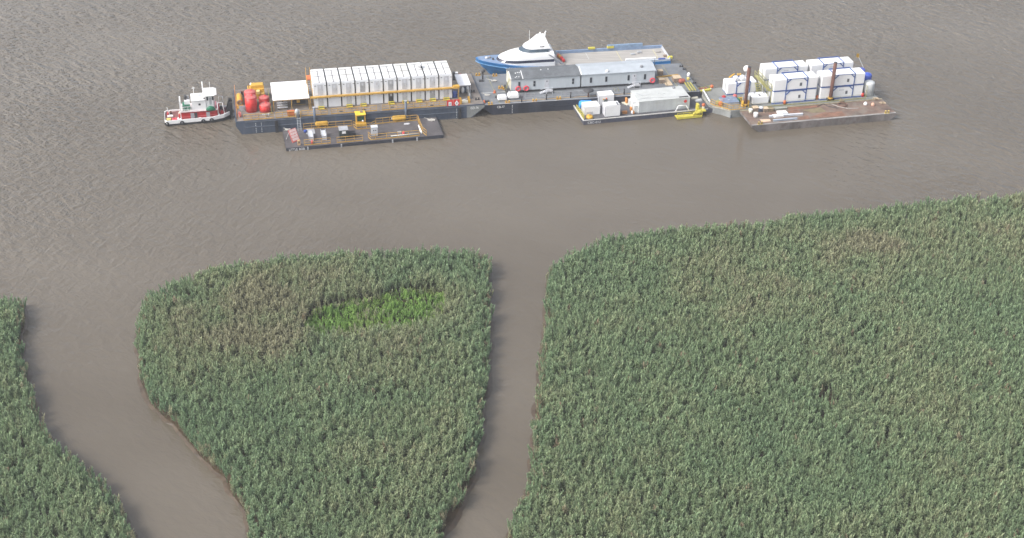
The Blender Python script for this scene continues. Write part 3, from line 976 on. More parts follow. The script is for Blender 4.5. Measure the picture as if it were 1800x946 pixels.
# --- yellow machinery behind the tanks
t = thing(FA, 2.6, 9.2, ZA + .02, 'deck_crane_engine', 'yellow engine house with a rounded hood behind the red tanks', 'machine')
b = MB(); b.box(0, 3.0, 0, 1.9, .5, 2.0, .1); b.build('housing', yellow, t)
b = MB(); b.side([(.65, 2.005), (.65, 2.35), (.8, 2.6), (2.85, 2.6), (2.98, 2.35), (2.98, 2.005)], .3, 1.6); b.build('hood', yellow, t)
b = MB(); b.box(-.1, 3.1, -.1, 2.0, 0, .495); b.build('skid', amber, t)
b = MB(); b.box(1.55, 2.2, -.8, -.02, 1.3, 1.9, .05); b.build('control_box', mat('pale_yellow', (.72, .58, .25), .5), t)
b = MB(); b.box(2.3, 3.0, -.9, -.02, .2, 1.45, .05); b.build('cabinet', amber, t)
for x in (.7, 1.2):
    b = MB(); b.sphere(x, 1.75, 2.3, .25, 12, 6); b.build('air_filter', white, t)
b = MB(); b.tube((.25, .5, 2.0), (.25, .5, 2.9), .06, 8); b.build('exhaust', spudrust, t)
u_, v_ = FA.at(420, 183)
t = thing(FA, .95, 7.0, ZA + .02, 'anchor_winch', 'yellow winch drum with brown wire reel by the orange chain rail', 'winch')
b = MB(); b.capsule((0, .1, .75), (0, 2.7, .75), .52); b.build('drum', yellow, t)
b = MB(); b.torus((0, -.25, .7), (0, 1, 0), .38, .15, 18, 8); b.build('wire_reel', brownwood, t)
b = MB(); b.box(-.6, .6, -.6, 3.0, 0, .22); b.build('bedplate', amber, t)
b = MB(); b.box(-.5, .9, -1.5, -.62, .0, .12); b.build('footplate', yellow, t)
for i, (du, dv) in enumerate(((.35, 4.0), (1.25, 5.0), (1.7, 4.2))):
    t = thing(FA, .5 + du, 6.6 + dv, ZA + .02, 'anchor_gear', ('grey windlass in the corner behind the yellow winch', 'rusty chain stopper behind the yellow winch', 'brown fairlead behind the yellow winch')[i], 'deck gear')
    mm = (steel, spudrust, brownwood)[i]
    b = MB(); b.box(-.35, .35, -.3, .3, 0, .15); b.build('base', charcoal, t)
    b = MB(); b.tube((-.4, 0, .5), (.4, 0, .5), .28, 12); b.build('drum', mm, t)
    for x in (-.4, .4):
        b = MB(); b.tube((x - .04, 0, .5), (x + .04, 0, .5), .42, 14); b.build('flange', mm, t)
t = thing(FA, 1.1, 4.3, ZA + .02, 'steel_rack', 'pale steel rack standing beside the tallest red tank', 'rack')
b = MB()
for i in range(5): b.beam((i * .16, 0, .1), (i * .16 - .3, .9, .1 + .6), .05, .05)
b.build('bars', steel, t); b = MB(); b.box(-.4, .75, .8, .9, 0, .75); b.build('support', grey, t)
t = thing(FA, .8, 2.2, ZA + .02, 'hose_reel', 'pinkish hose reel at the corner of the navy barge', 'hose reel')
b = MB(); b.torus((0, 0, .5), (1, .4, 0), .38, .14, 18, 8); b.build('hose', pink, t)
b = MB(); b.box(-.12, .12, -.1, .1, 0, .5); b.build('stand', orange, t)
b = MB(); b.box(0, 1.5, 0, .25, 0, .28, .05); 
solo(FA, 4.75, 2.2, ZA + .02, b, offwhite, 'timber_block', 'pale block lying in front of the low red tank', 'block')
b = MB(); b.lathe(0, 0, [(.18, 0), (.2, .55), (.1, .62)], 10)
solo(FA, 5.95, 1.6, ZA + .02, b, steel, 'milk_can', 'small grey can standing in front of the low red tank', 'can')

# --- guardrails of barge A
def rpx(px0, px1, label, n, m=amber, v=.55):
    a = FA.at(px0, 215.5 - (px0 - 415) * .0724)[0]
    b_ = FA.at(px1, 215.5 - (px1 - 415) * .0724)[0]
    guardrail(FA, (a, v), (b_, v), ZA + .02, label, m, 1.1, n)
rpx(429, 481, 'amber guardrail along the edge in front of the red tanks', 5)
rpx(486, 520, 'amber guardrail along the edge in front of the white canopy', 4)
rpx(531, 576, 'amber guardrail in front of the first two cabins', 5)
rpx(583, 663, 'longest amber guardrail, in front of the third to fifth cabins', 8)
rpx(673, 711, 'amber guardrail in front of the sixth cabin', 4)
rpx(716, 751, 'amber guardrail just past the second blue post', 4)
rpx(753, 784, 'amber guardrail ending at the red warning signs', 4)
guardrail(FA, (.25, 1.3), (.25, 13.5), ZA + .02, 'orange rail across the blunt end of the navy barge', mat('orange_rail', (.62, .27, .10), .6, .15), 1.15, 7)
guardrail(FA, (6.45, 2.4), (6.3, 11.2), ZA + .02, 'olive yellow rail between the red tanks and the canopy', olive, 1.1, 6)
# --- posts by the near side
for px, py0, lab in ((553, 206, 'blue-grey mooring post by the first cabin'), (713.3, 194.5, 'blue-grey mooring post by the sixth cabin')):
    u_ = FA.at(px, py0)[0]
    t = thing(FA, u_, -.28, 0, 'mooring_post', lab, 'post', 'blue-grey mooring posts')
    b = MB(); b.tube((0, 0, .3), (0, 0, ZA + 1.95), .23, 14); b.build('pipe', mat('blue_grey_steel', (.10, .13, .18), .55, .15, 1, .3), t)
    b = MB(); b.tube((0, 0, ZA + 1.955), (0, 0, ZA + 2.05), .30, 14); b.build('cap', grey, t)
    b = MB(); b.box(-.36, .36, -.3, .28, 1.2, 1.45); b.build('collar', navy, t)
# --- boarding ladder down to the small barge
u_ = FA.at(522, 208)[0]
t = thing(FA, u_, -.15, 0, 'boarding_ladder', 'grey boarding ladder with hooped grab rails between the navy barge and the small barge', 'ladder')
b = MB()
for x in (0, .55): b.beam((x, -1.35, .62), (x, 0, ZA + .1), .07, .12)
b.build('stile', steel, t)
b = MB()
for i in range(8):
    f = (i + .5) / 8; b.beam((.0, -1.35 + 1.35 * f, .62 + (ZA - .52) * f), (.55, -1.35 + 1.35 * f, .62 + (ZA - .52) * f), .05, .05)
b.build('rung', steel, t)
b = MB()
for x in (-.15, .7): b.path([(x, .1, ZA), (x, .15, ZA + 1.1), (x, .9, ZA + 1.1), (x, .95, ZA)], .04)
b.build('grab_rail', yellow, t)
b = MB(); b.lathe(.1, .45, [(.32, ZA + .02), (.34, ZA + .8), (.42, ZA + 1.0), (.32, ZA + 1.5), (.1, ZA + 1.7)], 12); b.build('covered_davit', steel, t)
# --- red warning signs
def sign_board(t, m, W, H, kind, z0=0.0):
    b = MB(); b.box(0, W, -.04, .04, z0, z0 + H); b.build('board', m, t)
u_ = FA.at(786, 188)[0]
for i in range(2):
    t = thing(FA, u_ + i * 1.22, .38, ZA - .25, 'warning_sign', ('red board with a white panel, hung on the railing beside the last cabin', 'red board with a white diamond, hung on the railing beside the blue drum')[i], 'sign', 'red warning signs on the railing')
    b = MB(); b.box(0, 1.15, -.04, .04, 0, 1.5, .02); b.build('board', red, t)
    b = MB()
    if i == 0:
        b.box(.30, .85, -.056, -.043, .35, 1.1)
    else:
        b.side([(.57, .12), (1.0, .72), (.62, 1.35), (.2, .8)], -.056, -.043)
    b.build('white_field', white, t)
    b = MB()
    if i == 0:
        for q in range(2): b.box(.44 + q * .16, .53 + q * .16, -.066, -.058, .5, .95)
    else: b.box(.5, .7, -.066, -.058, .6, .95)
    b.build('sign_mark', grey, t)
    b = MB(); b.box(.1, .18, .045, .1, -.1, 1.3); b.box(.97, 1.05, .045, .1, -.1, 1.3); b.build('bracket', amber, t)
# --- right end of barge A
t = thing(FA, 40.35, 4.0, ZA + .02, 'oil_drum', 'blue drum standing beside the last lower cabin', 'drum')
b = MB(); b.lathe(0, 0, [(.42, 0), (.43, .3), (.45, .32), (.43, .34), (.43, .8), (.45, .82), (.43, .84), (.42, 1.15)], 18); b.build('barrel', blue, t)
b = MB(); b.lathe(0, 0, [(.39, 1.151), (.39, 1.17)], 18); b.build('lid', blue, t)
for i, (du, mm, lab) in enumerate(((41.5, charcoal, 'black bag hanging under the small awning'), (42.1, white, 'white bundle hanging under the small awning, nearer the cabins'), (42.55, navy, 'dark blue bundle under the small awning'), (43.05, white, 'white bundle hanging under the small awning at its outer post'))):
    b = MB(); b.lathe(0, 0, [(.12, .0), (.26, .2), (.28, .8), (.16, 1.15), (.05, 1.25)], 10)
    solo(FA, du, 5.2 + .1 * i, ZA + .15, b, mm, 'hanging_bundle', lab, 'bundle', 'bundles under the small awning')
for i, (u_, v_, lab) in enumerate(((41.0, 1.3, 'yellow ribbed bracket beside the red signs'), (42.6, 1.5, 'yellow ribbed bracket nearest the raked end'))):
    t = thing(FA, u_, v_, ZA + .02, 'roller_bracket', lab, 'bracket', 'yellow brackets at the raked end')
    b = MB(); b.box(-.18, .18, -.5, .7, 0, .12); b.build('base', amber, t)
    b = MB()
    for j in range(3): b.box(-.16, .16, -.4 + j * .38, -.26 + j * .38, .12, .75 + .1 * j)
    b.build('rib', yellow, t)
t = thing(FA, 41.35, 1.05, ZA + .02, 'winch_box', 'cream winch box between the two yellow brackets', 'winch')
b = MB(); b.box(0, 1.0, 0, .6, .05, .5, .05); b.build('housing', cream, t)
b = MB(); b.tube((.1, .3, .62), (.9, .3, .62), .14, 10); b.build('drum', steel, t)
t = thing(FA, 43.0, 2.6, ZA + .02, 'bulwark_plate', 'long grey bulwark plate standing on the raked end', 'bulwark')
b = MB(); b.box(-.06, .06, 0, 5.0, 0, .9); b.build('plate', mat('pale_bulwark', (.33, .34, .34), .6, .15, .8, .3), t)
for i in range(4):
    b = MB(); b.side([(.062, 0), (.5, 0), (.062, .8)], .3 + i * 1.4, .38 + i * 1.4); b.build('stay', grey, t)
for (u_, v_, lab) in ((44.3, 2.2, 'dark bitts on the raked end nearest the lettering'), (44.0, 5.6, 'dark bitts half way along the raked end'), (43.9, 9.0, 'dark bitts at the far side of the raked end')):
    bollard(FA, u_, v_, ZA + .02, lab, charcoal, s=.8)
for i, (u_, v_, mm, lab) in enumerate(((41.4, 11.6, charcoal, 'black locker behind the small awning'), (42.0, 12.0, white, 'white cylinder behind the small awning'), (42.7, 12.1, tugred, 'dark red bin behind the small awning'))):
    t = thing(FA, u_, v_, ZA + .02, 'deck_locker', lab, 'locker')
    b = MB(); b.box(-.25, .25, -.25, .25, 0, (1.6, 1.3, .8)[i], .05); b.build('body', mm, t)
    b = MB(); b.box(-.28, .28, -.28, .28, (1.6, 1.3, .8)[i] + .003, (1.6, 1.3, .8)[i] + .06); b.build('lid', mm, t)

# ================================================================== BARGE E: small tending barge
ZE = .6
bE = thing(FE, 0, 0, 0, 'work_float', 'small flat charcoal work float tied along the navy barge', 'barge')
b = MB(); b.side([(-.05, ZE), (.1, -.5), (28.0, -.5), (28.2, ZE)], 0, 7.55); b.build('hull', mat('black_hull', (.03, .032, .045), .6, .2, .6, .35, (.08, .075, .08)), bE)
b = MB(); b.box(.05, 28.1, .08, 7.45, ZE + .003, ZE + .02); b.build('deck', deck_c, bE)
lettering(bE, 'LITTLE', .62, .45, -.03, .05, white, width=1.5)
lettering(bE, 'BOB', .62, 2.25, -.03, .05, white, width=.95)
for px in (541, 600, 690, 733):
    u_ = FE.at(px, 261 - (px - 503) * .0848)[0]
    b = MB(); b.box(u_ - .12, u_ + .12, -.2, -.004, -.2, ZE - .02, .03); b.build('fender', grey, bE)
zE = ZE + .02
def epx(p, z=None): return FE.at(p[0], p[1], z)
def erail(pts, label, n):
    q = [epx(p) for p in pts]
    guardrail(FE, q[0], q[-1], zE, label, amber, 1.1, n, bend=q[1:-1])
erail([(534, 228), (556, 226), (619, 222)], 'amber guardrail at the back of the work float, up to the yellow cab', 7)
erail([(622, 223.5), (628, 228), (652, 226), (660, 222)], 'amber guardrail bulging out around the yellow cab', 6)
erail([(661, 218.5), (690, 215.5), (733, 212)], 'amber guardrail behind the second yellow cylinder on the float', 7)
erail([(734.5, 213), (742.5, 233), (749.5, 239)], 'amber guardrail crossing the open end of the work float', 5)
erail([(535, 256), (581, 252.3)], 'amber guardrail at the front beside the two narrow grey stands', 4)
erail([(592.5, 251.5), (638, 247.7)], 'amber guardrail at the front of the black generator', 4)
erail([(647.5, 242), (652.5, 246.5), (737, 239)], 'amber guardrail at the front by the grey cabinet and white pipe', 6)
u_, v_ = epx((566, 224.5)); drum_tank(FE, u_, v_ + .3, zE, 1.9, .46, 'yellow cylinder on the float beside the grey ladder', yellow, 'pressure_cylinder', 'cylinder', 'yellow cylinders on the work float', 0, amber, ltgrey)
u_, v_ = epx((702, 214.5)); drum_tank(FE, u_, v_ + .3, zE, 2.1, .47, 'yellow cylinder on the float below the second blue post', yellow, 'pressure_cylinder', 'cylinder', 'yellow cylinders on the work float', pi, amber, ltgrey)
u_, v_ = epx((626.5, 221.5))
t = thing(FE, u_, v_, zE, 'winch_cab', 'yellow winch cab with a green glazed front on the work float', 'cab')
b = MB(); b.side([(0, 0), (1.75, 0), (1.75, 2.0), (0, 2.0)], .25, 1.7); b.build('body', yellow, t)
b = MB(); b.box(-.08, 1.83, .0, 1.78, 2.004, 2.12, .03); b.build('roof', mat('bright_yellow', (.80, .55, .05), .5, .08), t)
b = MB(); b.box(.22, 1.5, .2, .245, .75, 1.75); b.build('windscreen', mat('green_glass', (.02, .07, .035), .15, .3, 3), t)
b = MB(); b.sphere(1.2, .1, .85, .17, 12, 6); b.build('lamp', white, t)
b = MB(); b.box(-.1, 1.85, -.5, .24, 0, .5, .05); b.build('bonnet', yellow, t)
b = MB(); b.box(.9, 1.4, .9, 1.4, 2.122, 2.25); b.build('roof_hatch', brownwood, t)
for (p, lab, L_) in (((547.5, 248.5), 'grey sloping stand with a pale lid on the float, nearer the red board', 2.6), ((570.5, 247), 'narrow grey lattice stand on the float, nearer the black generator', 2.4)):
    u_, v_ = epx(p)
    t = thing(FE, u_ - .45, v_, zE, 'pipe_stand', lab, 'stand', 'grey stands on the work float')
    b = MB(); b.box(.08, .82, .05, L_ - .1, .75, .9, .04); b.build('top', silver, t)
    for x in (0, .82):
        for y in (0, L_ - .15):
            b = MB(); b.box(x, x + .08, y, y + .08, 0, 1.15); b.build('leg', steel, t)
    b = MB()
    for x in (.01, .83): b.beam((x + .03, .08, .65), (x + .03, L_ - .1, .65), .06, .06); b.beam((x + .03, .08, 1.1), (x + .03, L_ - .1, 1.1), .06, .06)
    b.build('side_rail', steel, t)
    b = MB(); b.box(.09, .81, .02, .05, .08, .7); b.build('front_panel', ltgrey, t)
u_, v_ = epx((538, 234)); b = MB(); b.box(0, 1.6, 0, 2.2, 0, .06); solo(FE, u_, v_ - .6, zE, b, grey, 'deck_plate', 'pale grey deck plate behind the two narrow stands', 'plate')
u_, v_ = epx((537, 233)); b = MB(); b.lathe(0, 0, [(.3, 0), (.33, .35), (.28, .4), (.1, .42)], 12); solo(FE, u_, v_, zE + .07, b, blue, 'plastic_tub', 'small blue tub on the pale deck plate', 'tub')
u_, v_ = epx((549, 252.5)); b = MB(); b.lathe(0, 0, [(.2, 0), (.2, .5), (.1, .6)], 10); solo(FE, u_, v_, zE, b, ringred, 'fire_extinguisher', 'red extinguisher at the foot of the grey sloping stand', 'extinguisher')
u_, v_ = epx((597.5, 246))
t = thing(FE, u_, v_, zE, 'generator_set', 'black generator with a grey lid on the work float', 'generator')
b = MB(); b.box(0, 1.55, 0, 1.5, .15, 1.75, .06); b.build('housing', mat('green_black', (.02, .03, .028), .5, .2), t)
b = MB(); b.box(-.05, 1.6, -.02, 1.7, 1.755, 1.85, .03); b.build('lid', grey, t)
b = MB(); b.box(.45, 1.1, -.05, -.004, 1.15, 1.6); b.build('control_panel', white, t)
b = MB(); b.box(1.56, 2.9, .2, 1.3, .2, 1.0, .1); b.build('engine', black, t)
b = MB(); b.box(-.05, 2.9, .05, 1.45, 0, .145); b.build('skid', charcoal, t)
u_, v_ = epx((653.5, 241))
t = thing(FE, u_, v_ + .1, zE, 'electrical_cabinet', 'tall grey electrical cabinet on the work float', 'cabinet')
b = MB(); b.box(0, 1.15, 0, .9, .08, 1.75, .04); b.build('body', steel, t)
b = MB(); b.box(.06, 1.09, -.03, -.003, .15, 1.68); dd = b.build('door', ltgrey, t)
b = MB(); b.box(.3, .5, -.045, -.032, 1.1, 1.28); b.box(.65, .85, -.045, -.032, 1.1, 1.28); b.build('gauge', charcoal, dd)
b = MB(); b.box(-.03, 1.18, -.06, .93, 1.755, 1.82); b.build('top', silver, t)
a0 = epx((687, 240.5)); a1 = epx((736, 236.5))
b = MB(); b.tube((0, 0, .14), (a1[0] - a0[0], a1[1] - a0[1], .14), .13, 10); solo(FE, a0[0], a0[1], zE, b, offwhite, 'steel_pipe', 'long white pipe lying along the front edge of the work float', 'pipe')
a0 = epx((736, 222)); a1 = epx((741, 235))
b = MB(); b.tube((0, 0, .16), (a1[0] - a0[0], a1[1] - a0[1], .16), .16, 10); solo(FE, a0[0], a0[1], zE, b, white, 'steel_pipe', 'short white pipe lying beside the railing at the open end of the float', 'pipe')
u_, v_ = epx((709.5, 236)); b = MB(); b.lathe(0, 0, [(.22, 0), (.24, .3), (.15, .5), (.08, .62)], 10); solo(FE, u_, v_, zE, b, ringred, 'fuel_can', 'small red can behind the long white pipe', 'can')
u_, v_ = epx((699, 235.5)); b = MB(); b.box(0, .7, 0, .4, 0, .35, .05); solo(FE, u_, v_, zE, b, grey, 'tool_box', 'grey tool box behind the long white pipe', 'box')
u_, v_ = epx((709, 219.5)); b = MB(); b.prism([(.1, 0), (.9, -.1), (1.3, .2), (1.0, .5), (.2, .45)], 0, .05); solo(FE, u_, v_, zE, b, ltgrey, 'steel_sheet', 'scrap of pale sheet lying on the float near the second yellow cylinder', 'sheet')
u_, v_ = epx((759, 212)); rope_coil(FE, u_, v_, zE, 'heap of pale rope at the open end of the work float', .75)
u_, v_ = epx((506, 229)); rope_coil(FE, u_, v_, zE, 'heap of pale rope behind the tilted red board', .55)
# tilted red board with four white lines
c0 = epx((514.2, 252.5)); c1 = epx((527.2, 247.4))
ang = atan2(c1[1] - c0[1], c1[0] - c0[0])
Wd = hypot(c1[0] - c0[0], c1[1] - c0[1])
t = thing(FE, c0[0], c0[1], zE + .1, 'warning_board', 'large faded red board with four white lines, tilted on the work float', 'sign', None, ang)
tilt = Matrix.Rotation(radians(-28), 4, 'X')
b = MB(); b.box(0, Wd, -.03, .03, 0, 2.35, .01).xform(tilt); b.build('board', mat('sign_red', (.66, .14, .12), .6, .1, 1.5), t)
rnd = random.Random(4)
for j in range(4):
    b = MB(); z = 1.82 - j * .53; x = .16 + .02 * j
    while x < Wd - .22:
        ww = rnd.choice((.12, .16, .2)); 
        b.box(x, min(x + ww, Wd - .12), -.045, -.033, z, z + .43 + .03 * rnd.random()); x += ww + .06
    b.xform(tilt); b.build('sign_line', pink if False else mat('sign_white', (.84, .70, .66), .7, .06), t)
for x in (.1, Wd - .15):
    b = MB(); b.beam((x, 1.9, .0), (x, .95, 1.8), .07, .07); b.build('prop', steel, t)
u_, v_ = epx((525.5, 256)); t = thing(FE, u_ - .2, v_, zE, 'lantern_box', 'small amber lantern box in front of the tilted red board', 'lantern')
b = MB(); b.box(0, .5, 0, .35, 0, 1.0, .04); b.build('case', mat('dull_amber', (.5, .33, .18), .6), t)
b = MB(); b.box(.16, .34, -.03, -.003, .4, .75); b.build('lens', charcoal, t)
# ================================================================== BARGE B: workshop barge
ZB = 2.1
LB, WB = 41.2, 13.4
bB = thing(FB, 0, 0, 0, 'workshop_barge', 'dark barge with blue-grey deck carrying the long two-roofed deckhouse', 'barge')
b = MB(); b.side([(-.9, ZB), (-.9, 1.7), (2.2, -.8), (LB - 2, -.8), (LB, 1.5), (LB, ZB)], 0, WB); b.build('hull', navyhull_b, bB)
b = MB(); b.box(-.8, LB - .1, .12, WB - .1, ZB + .003, ZB + .02); b.build('deck', deck_b, bB)
b = MB(); b.box(-.9, LB, .0, .1, ZB + .004, ZB + .10); b.build('deck_edge', grey, bB)
b = MB(); b.box(2.2, LB - 2, -.08, -.003, 1.0, 1.12); b.build('rub_rail', navyhull_b, bB)
draft_marks(bB, FB.at(901, 183)[0], -.01, .2, 1.9)
lettering(bB, 'CB-77', .62, 2.0, -.03, 1.35, white, width=1.4)
b = MB(); b.box(-.7, 5.3, 5.2, 5.32, ZB + .022, ZB + .028); b.build('deck_line', offwhite, bB)
b = MB(); b.beam((2.3, 13.2, ZB + .025), (2.6, .4, ZB + .025), .07, .01); b.build('chain_line', olive, bB)
b = MB(); b.box(3.5, 31, .9, 1.02, ZB + .022, ZB + .03); b.build('edge_line', amber, bB)
b = MB(); b.beam((37.2, 13, ZB + .025), (37.5, 1, ZB + .025), .08, .01); b.build('chain_line', olive, bB)

def bpx(p, z=None): return FB.at(p[0], p[1], z)
# --- deckhouse in two sections
Z0 = ZB + .42
V0, V1 = 4.45, 9.3
def house(u0, u1, wall_m, roof_m, label, name, wh=2.35, rh=.5):
    t = thing(FB, u0, V0, ZB + .02, name, label, 'building', 'deckhouse sections on the workshop barge')
    L_ = u1 - u0; Wd = V1 - V0; zb = .40; zt = zb + wh
    b = MB()
    b.loft([[(0, 0, zb), (0, Wd, zb), (0, Wd, zt), (0, Wd * .5, zt + rh), (0, 0, zt)], [(L_, 0, zb), (L_, Wd, zb), (L_, Wd, zt), (L_, Wd * .5, zt + rh), (L_, 0, zt)]])
    b.build('wall', wall_m, t)
    b = MB()
    o = .16
    b.loft([[(-o, -o, zt + .01), (-o, Wd * .5, zt + rh + .03), (-o, Wd + o, zt + .01), (-o, Wd + o, zt + .09), (-o, Wd * .5, zt + rh + .12), (-o, -o, zt + .09)],
            [(L_ + o, -o, zt + .01), (L_ + o, Wd * .5, zt + rh + .03), (L_ + o, Wd + o, zt + .01), (L_ + o, Wd + o, zt + .09), (L_ + o, Wd * .5, zt + rh + .12), (L_ + o, -o, zt + .09)]])
    b.build('roof', roof_m, t)
    b = MB(); b.box(-.02, L_ + .02, -.05, -.003, zb - .12, zb + .06); b.build('sill_beam', charcoal, t)
    n = int(L_ / 2.6)
    for i in range(n + 1):
        for y in (.25, Wd - .4):
            b = MB(); b.box(i * (L_ - .3) / n, i * (L_ - .3) / n + .3, y, y + .2, 0, zb - .003); b.build('support_block', charcoal, t)
    return t, zb, zt, L_, Wd
hl, zb, zt, L_, Wd = house(5.45, 18.72, palewall, darkroof, 'pale deckhouse section with the dark grey roof', 'deckhouse')
hr, zb2, zt2, L2, _ = house(18.98, 33.3, palewall, lightroof, 'pale deckhouse section with the light grey roof', 'deckhouse', 2.42, .52)
b = MB(); b.loft([[(-.03, -.02, zb), (-.03, Wd + .02, zb), (-.03, Wd + .02, zt - .02), (-.03, Wd / 2, zt + .47), (-.03, -.02, zt - .02)], [(-.004, 0, zb), (-.004, Wd, zb), (-.004, Wd, zt - .02), (-.004, Wd / 2, zt + .47), (-.004, 0, zt - .02)]])
b.build('gable', cream, hl)
rs = .5 / (Wd / 2)
def roof_strip(t, u, w_, zt_, m, name, rh_=.5, y0=0.0, y1=.5):
    bb = MB()
    k = rh_ / (Wd / 2)
    def zz(y): return zt_ + .09 + (y + .16) * (rh_ + .03) / (Wd / 2 + .16)
    ya, yb = -.14 + y0 * (Wd / 2), Wd * y1 - .02
    bb.loft([[(u, ya, zz(ya) + .004), (u + w_, ya, zz(ya) + .004), (u + w_, yb, zz(yb) + .004), (u, yb, zz(yb) + .004)], [(u, ya, zz(ya) + .05), (u + w_, ya, zz(ya) + .05), (u + w_, yb, zz(yb) + .05), (u, yb, zz(yb) + .05)]])
    return bb.build(name, m, t)
roof_strip(hl, 2.15, .12, zt, white, 'roof_flashing')
roof_strip(hl, -.16, .14, zt, white, 'roof_flashing')
roof_strip(hr, -.16, .22, zt2, white, 'roof_flashing', .52)
for (u_, y_) in ((.75, .3), (1.05, .5), (1.45, .42), (1.0, 1.6), (1.4, 1.75), (1.75, 1.7), (6.0, 2.2), (7.4, 2.25)):
    bb = MB(); bb.box(u_, u_ + .16, y_, y_ + .2, zt + .12 + .2 * y_, zt + .22 + .22 * y_); bb.build('roof_patch', white, hl)
for u_, y_ in ((11.9, 1.2), (5.0, .4)):
    bb = MB(); bb.lathe(u_, y_, [(.28, zt2 + .1 + .2 * y_), (.3, zt2 + .4 + .2 * y_), (.16, zt2 + .5 + .2 * y_)], 12); bb.build('roof_vent', midgrey if u_ > 6 else white, hr)
def window(t, u, z, w_, h_, sashes, m=glass):
    f = MB(); f.box(u - w_ / 2 - .06, u + w_ / 2 + .06, -.035, -.003, z - .06, z + h_ + .06)
    fo = f.build('window', grey, t)
    p = MB()
    if sashes == 1: p.box(u - w_ / 2, u + w_ / 2, -.05, -.037, z, z + h_)
    else:
        p.box(u - w_ / 2, u + w_ / 2, -.05, -.037, z, z + h_ * .46); p.box(u - w_ / 2, u + w_ / 2, -.05, -.037, z + h_ * .54, z + h_)
    p.build('pane', m, fo)
for px, n in ((915, 1), (942.5, 2), (1013, 2)):
    u_ = bpx((px, 152), 4.0)[0] - 5.45
    window(hl, u_, zb + .75, .36, 1.05, n)
for px in (1039.3, 1067.2, 1108, 1138):
    u_ = bpx((px, 140), 4.0)[0] - 18.98
    window(hr, u_, zb2 + .75, .38, 1.05, 1)
def door_on(t, u, z):
    b = MB(); b.box(u, u + .85, -.04, -.003, z + .05, z + 2.0); d_ = b.build('door', ltgrey, t)
    b = MB(); b.box(u + .38, u + .52, -.055, -.042, z + 1.45, z + 1.75); b.build('door_window', glass, d_)
    b = MB(); b.box(u + .72, u + .78, -.09, -.042, z + 1.0, z + 1.08); b.build('handle', charcoal, d_)
ud = bpx((964, 155), 3.5)[0] - 5.45
door_on(hl, ud - .4, zb)
ud2 = bpx((1119, 146), 3.5)[0] - 18.98
door_on(hr, ud2 - .4, zb2)
for un, lab in ((5.45 + ud, 'grey stoop with steps at the door under the dark roof'), (18.98 + ud2, 'grey stoop with steps at the door under the light roof')):
    t = thing(FB, un - .3, V0 - 1.35, ZB + .02, 'door_stoop', lab, 'steps', 'stoops of the deckhouse')
    b = MB(); b.box(0, 1.3, 0, 1.28, .40, .48); b.build('platform', grey, t)
    for i in range(4):
        b = MB(); b.box(-.28 * (i + 1), -.28 * i - .04, .1, .9, .40 - .1 * i - .05, .40 - .1 * i); b.build('tread', silver, t)
    for x in (0.02, 1.2):
        b = MB(); b.box(x, x + .06, .03, .09, 0, 1.3); b.build('post', silver, t)
    b = MB(); b.beam((.02, .06, 1.3), (1.26, .06, 1.3), .05, .05); b.beam((.02, .06, 1.3), (-1.1, .06, .95), .05, .05); b.build('handrail', silver, t)
for p, lab in (((912, 158.5), 'red life ring on the deckhouse wall nearest the cream gable'), ((926.5, 158.5), 'red life ring on the deckhouse wall under the double window'), ((1147, 141.5), 'red life ring at the light-roofed end of the deckhouse wall')):
    u_, v_ = bpx(p, 3.0); life_ring(FB, u_, V0 - .16, 3.0, lab)
# gable clutter
for i, (du, dv, mm, nm, lab) in enumerate(((4.7, 6.2, black, 'tyre_fender', 'black tyre leaning by the cream gable'), (4.6, 4.4, charcoal, 'tyre_fender', 'dark tyre at the near foot of the cream gable'))):
    b = MB(); b.torus((0, 0, .5), (1, .2, .3), .38, .16, 18, 8); solo(FB, du, dv, ZB, b, mm, nm, lab, 'tyre', 'old tyres by the gable')
t = thing(FB, 4.75, 5.1, ZB + .02, 'gable_ladder', 'olive ladder leaning on the cream gable', 'ladder')
b = MB()
for y in (0, .5): b.beam((-.3, y, 0), (.5, y, 2.5), .06, .08)
b.build('stile', olive, t); b = MB()
for i in range(7): b.beam((-.3 + .8 * (i + .5) / 7, 0, 2.5 * (i + .5) / 7), (-.3 + .8 * (i + .5) / 7, .5, 2.5 * (i + .5) / 7), .04, .04)
b.build('rung', olive, t)
# bitts, vents, posts, tanks
for p, lab in (((840, 133), 'amber bitts at the back corner opposite the blue boat bow'), ((870, 134), 'amber bitts under the bow of the blue boat'), ((880, 155.5), 'amber bitts a little way out from the cream gable'), ((887.5, 157.5), 'amber bitts close to the near foot of the cream gable'), ((862, 184), 'amber bitts at the near corner where the two big barges meet'), ((892.5, 181.5), 'amber bitts in front of the two white tanks'), ((940, 178.5), 'amber bitts on the edge below the double window'), ((982, 174.5), 'amber bitts on the edge just beyond the stoop')):
    u_, v_ = bpx(p); bollard(FB, u_, v_, ZB + .02, lab, yellow, s=.85)
def mushroom(u, v, h_, R, label):
    t = thing(FB, u, v, ZB + .02, 'mushroom_ventilator', label, 'ventilator', 'dark mushroom ventilators on the workshop barge')
    b = MB(); b.cyl(0, 0, 0, h_, .14, 12); b.build('stem', spudrust if R > .8 else charcoal, t)
    b = MB(); b.lathe(0, 0, [(R * .35, h_ - .25), (R, h_), (R * .96, h_ + .12), (R * .5, h_ + .34), (.1, h_ + .4)], 20); b.build('cap', charcoal, t)
u_, v_ = bpx((848.5, 139)); mushroom(u_, v_, 1.6, .5, 'thin dark ventilator near the bow of the blue boat')
u_, v_ = bpx((1034, 171)); mushroom(u_, v_, 1.35, 1.0, 'broad dark ventilator with a rusty stem in front of the deckhouse')
